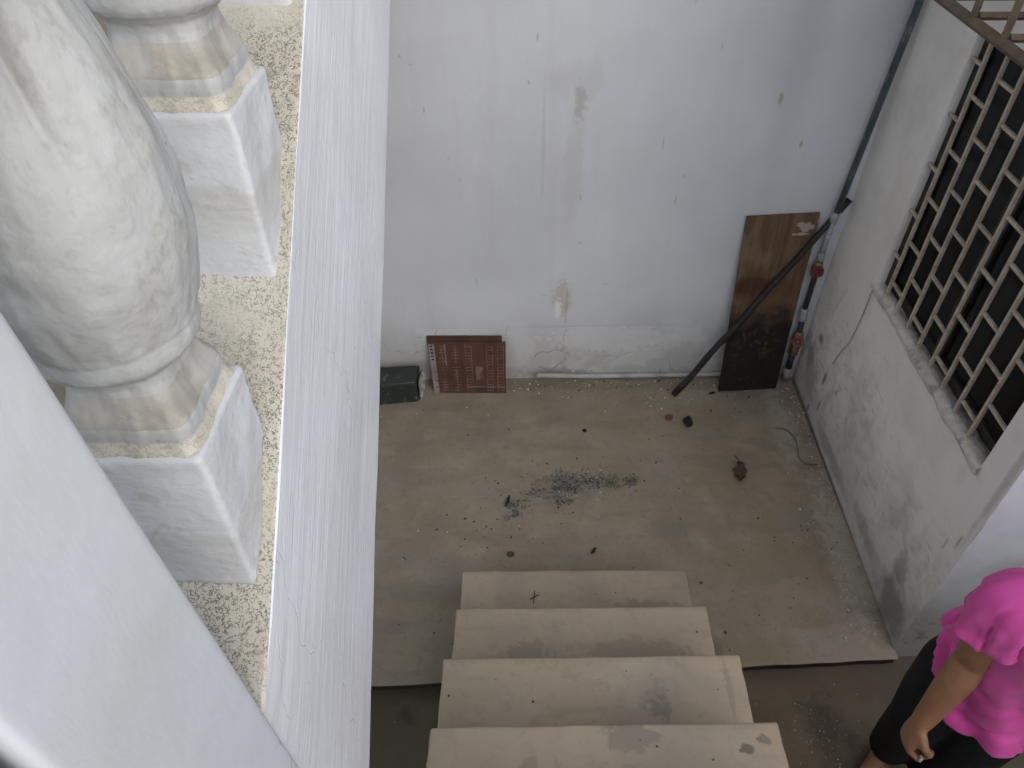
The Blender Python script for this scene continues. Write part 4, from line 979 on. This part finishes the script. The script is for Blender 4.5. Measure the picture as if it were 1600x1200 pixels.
for H_, K_, A_ in ((HIPR, KNR, ANR), (HIPL, KNL, ANL)):
    geo += limb([H_, H_.lerp(K_, .5), K_, K_.lerp(A_, .35), K_.lerp(A_, .75), A_], [.078, .066, .052, .052, .040, .036])
    fd = (fw * .8 + Vector((-1, 0, 0)) * .45).normalized(); sd = Vector((fd.y, -fd.x, 0))
    zf = LOW + .002
    fp = [A_ - fd * .045, A_, A_ + fd * .06, A_ + fd * .115, A_ + fd * .15]; ht = [.055, .075, .055, .034, .026]; wd = [.024, .030, .036, .041, .038]
    V = []; F = []; sg = 14
    for p, h_, w_ in zip(fp, ht, wd):
        for k in range(sg):
            a_ = 2 * math.pi * k / sg; q = Vector((p.x, p.y, zf + h_ / 2)) + sd * math.cos(a_) * w_ + up * math.sin(a_) * h_ / 2; V.append(q)
    for i in range(4):
        for k in range(sg): F.append((i * sg + k, i * sg + (k + 1) % sg, (i + 1) * sg + (k + 1) % sg, (i + 1) * sg + k))
    F.append(tuple(range(sg))[::-1]); F.append(tuple(4 * sg + k for k in range(sg))); geo.append((V, F))
    for k in range(5):
        s0 = -.030 + .0155 * k; sgn = 1 if H_ is HIPR else -1
        r_ = .0115 if k == 4 else .0085; t0 = Vector((A_.x, A_.y, zf + .012)) + fd * .142 + sd * s0 * -sgn
        geo += limb([t0, t0 + fd * (.034 if k == 4 else .026 - .002 * (3 - k))], [r_, r_ * .85], 8)
body = mk('body', *join_geo(geo), M['skin'], None, True); son(body, pe)
rm = body.modifiers.new('skin', 'REMESH'); rm.mode = 'VOXEL'; rm.voxel_size = .0042; rm.use_smooth_shade = True
sm = body.modifiers.new('soft', 'SMOOTH'); sm.factor = .5; sm.iterations = 5
for s in (-1, 1):
    e = son(mk('eye', *ball(headc + rt_ * s * .030 + fw * .0735 + up * .010, .0105, 3), M['eye'], None, True), pe)
    i_ = mk('iris', *ball(headc + rt_ * s * .030 + fw * .0792 + up * .0085, .0056, 3), M['iris'], None, True); i_.parent = e; i_.matrix_parent_inverse = e.matrix_parent_inverse.copy(); e.matrix_parent_inverse = Matrix.Translation(pe.location).inverted(); i_.matrix_parent_inverse = Matrix.Identity(4)
hv = []
V, F = ball(headc + up * .024 - fw * .012, (.086, .100, .102), 4)
for v in V:
    v += (v - headc).normalized() * .004 * fnz(v, 30)
hg = [(V, F)]; hg += limb([headc - fw * .075, headc - fw * .105 - up * .07, headc - fw * .10 - up * .17, headc - fw * .085 - up * .24], [.045, .040, .032, .014])
# open the face: keep hair behind a slanted line
hm = mk('hair', *join_geo(hg), M['hair'], None, True)
bm = bmesh.new(); bm.from_mesh(hm.data)
kill = [v for v in bm.verts if (Vector(v.co) - headc).dot(fw) > .035 and (Vector(v.co) - headc).z < .065 + .25 * ((Vector(v.co) - headc).dot(fw) - .09)]
bmesh.ops.delete(bm, geom=kill, context='VERTS'); bm.to_mesh(hm.data); bm.free(); son(hm, pe)
# trousers
tg = [ring_loft([(cent(Z(-1.92)), .140, .105), (PEL + Vector((0, 0, -.04)), .143, .108), (cent(Z(-1.75)), .122, .095), (cent(Z(-1.70)), .100, .08)])]
for H_, K_, A_ in ((HIPR, KNR, ANR), (HIPL, KNL, ANL)):
    pts = [H_ + Vector((0, 0, .03)), H_.lerp(K_, .5), K_, K_.lerp(A_, .5), A_ + Vector((0, 0, .03))]
    tg += [tube_geo(pts, [.086, .084, .074, .068, .060], 18), ball(pts[0], .084, 3)]
tr_ = mk('trousers', *join_geo(tg), M['black'], None, True); son(tr_, pe)
rm = tr_.modifiers.new('cloth', 'REMESH'); rm.mode = 'VOXEL'; rm.voxel_size = .007; rm.use_smooth_shade = True
sm = tr_.modifiers.new('soft', 'SMOOTH'); sm.factor = .5; sm.iterations = 8
# top
lv = [(-1.885, .178, .158, .0), (-1.86, .176, .155, 0), (-1.80, .172, .146, 0), (-1.72, .163, .132, 0), (-1.64, .157, .126, 0), (-1.56, .162, .132, 0), (-1.48, .168, .140, 0), (-1.41, .170, .128, 0), (-1.36, .163, .105, 0), (-1.325, .138, .088, 0), (-1.305, .100, .074, 0), (-1.295, .082, .068, 0)]
dn = []
for i in range(len(lv) - 1):
    for k in range(5): dn.append([lv[i][c] + (lv[i + 1][c] - lv[i][c]) * k / 5 for c in range(3)])
dn.append(list(lv[-1][:3])); S = 96; V = []; F = []
for (zc, a, b) in dn:
    c = cent(Z(zc))
    if zc < -1.78: c = PEL.lerp(PEL + Vector((.006, -.004, 0)), 1); c.z = Z(zc)
    c.z = Z(zc)
    for k in range(S):
        t_ = 2 * math.pi * k / S; u_ = rt_ * math.cos(t_) * a + fw * math.sin(t_) * b
        low = max(0, min(1, (-1.45 - zc) / .3))
        fold = .014 * low * math.sin(9 * t_ + 22 * (zc + 1.6) + 2.5 * nz((math.cos(t_), math.sin(t_), zc * 3), 2)) * (.6 + .6 * nz((math.cos(t_), math.sin(t_), zc), 2.5, 4))
        fold += .007 * math.sin(46 * (zc + .10 * math.sin(2 * t_ + 1) + .05 * nz((math.cos(t_), math.sin(t_), zc * 2), 2, 8))) * low * (.5 + .5 * math.sin(2 * t_ + zc * 9)) + .008 * low * abs(math.sin(3.5 * t_ + 14 * zc + 2 * nz((math.cos(t_), math.sin(t_), zc), 1.5, 3))) ** .5 + .006 * fnz((math.cos(t_), math.sin(t_), zc * 4), 2.2, 6)
        fold -= .020 * low * (1 - abs(math.sin(4.5 * t_ + 9 * (zc + 1.6) + 2.2 * nz((math.cos(t_), math.sin(t_), zc * 2), 1.6, 12)))) ** 4 * (.5 + nz((math.cos(t_) * 2, math.sin(t_) * 2, zc * 3), 1, 15))
        fold -= .014 * low * (1 - abs(math.sin(24 * (zc + .16 * math.sin(t_ + 2)) + 3 * nz((math.cos(t_), math.sin(t_), zc), 2, 18)))) ** 4
        hemk = max(0, min(1, (-1.66 - zc) / .2)); hem = -.010 * hemk * math.sin(3 * t_ + 1) + .14 * hemk * max(0, .86 * math.cos(t_) - .5 * math.sin(t_)) ** 1.5
        u_ = u_ * (1 - .13 * max(0, .86 * math.cos(t_) - .5 * math.sin(t_)))
        V.append(c + u_ + u_.normalized() * fold + Vector((0, 0, hem)))
NL = len(dn)
for i in range(NL - 1):
    for k in range(S): F.append((i * S + k, i * S + (k + 1) % S, (i + 1) * S + (k + 1) % S, (i + 1) * S + k))
top = mk('pink_top', V, F, M['pink'], None, True); son(top, pe); so = top.modifiers.new('s', 'SOLIDIFY'); so.thickness = .004; so.offset = 1
def sleeve(S_, E_, sgn):
    d = (E_ - S_).normalized(); out_ = rt_ * sgn
    base = S_ - out_ * .060 + Vector((0, 0, .030))
    path = catmull([base, S_ + Vector((0, 0, .010)) - out_ * .008, S_.lerp(E_, .20), S_.lerp(E_, .44)], 10)
    V = []; F = []; sg = 64; n_ = len(path)
    for i, p in enumerate(path):
        t_ = i / (n_ - 1); T_ = (path[min(i + 1, n_ - 1)] - path[max(i - 1, 0)]).normalized()
        u_ = (fw - T_ * fw.dot(T_)).normalized(); w_ = T_.cross(u_); r0 = .050 + .010 * math.sin(min(1, t_ * 2.2) * math.pi / 2) + .012 * t_
        for k in range(sg):
            a_ = 2 * math.pi * k / sg; rr = r0 * (1 + .13 * t_ * math.sin(4 * a_ + 1.0 + 2 * t_) + .06 * t_ * math.sin(9 * a_ + 3)) - .016 * min(1, t_ * 1.6) * (1 - abs(math.sin(2.5 * a_ + 1.2 + .8 * t_))) ** 5 + .006 * fnz((math.cos(a_), math.sin(a_), t_ * 2), 2.4, 3)
            V.append(p + u_ * math.cos(a_) * rr + w_ * math.sin(a_) * rr + T_ * (.012 * t_ * math.sin(3 * a_ + .5)))
    for i in range(n_ - 1):
        for k in range(sg): F.append((i * sg + k, i * sg + (k + 1) % sg, (i + 1) * sg + (k + 1) % sg, (i + 1) * sg + k))
    o = mk('sleeve', V, F, M['pink'], None, True); o.parent = top; so = o.modifiers.new('s', 'SOLIDIFY'); so.thickness = .003
    return o
sleeve(SHR, ELR, 1); sleeve(SHL, ELL, -1)
# scrap held in the hand
d, n, s_ = frR
c = WRR + d * .085 + n * .030 + s_ * .035
sc_ = hexa('paper_scrap', [c + s_ * a * .006 + n * b * .003 + d * e * .007 for e in (1, -1) for (a, b) in ((-1, -1), (1, -1), (1, 1), (-1, 1))], M['nail'], None, .001)
tag(sc_, 'tiny pale scrap held in the hand of the person in pink', 'scrap')
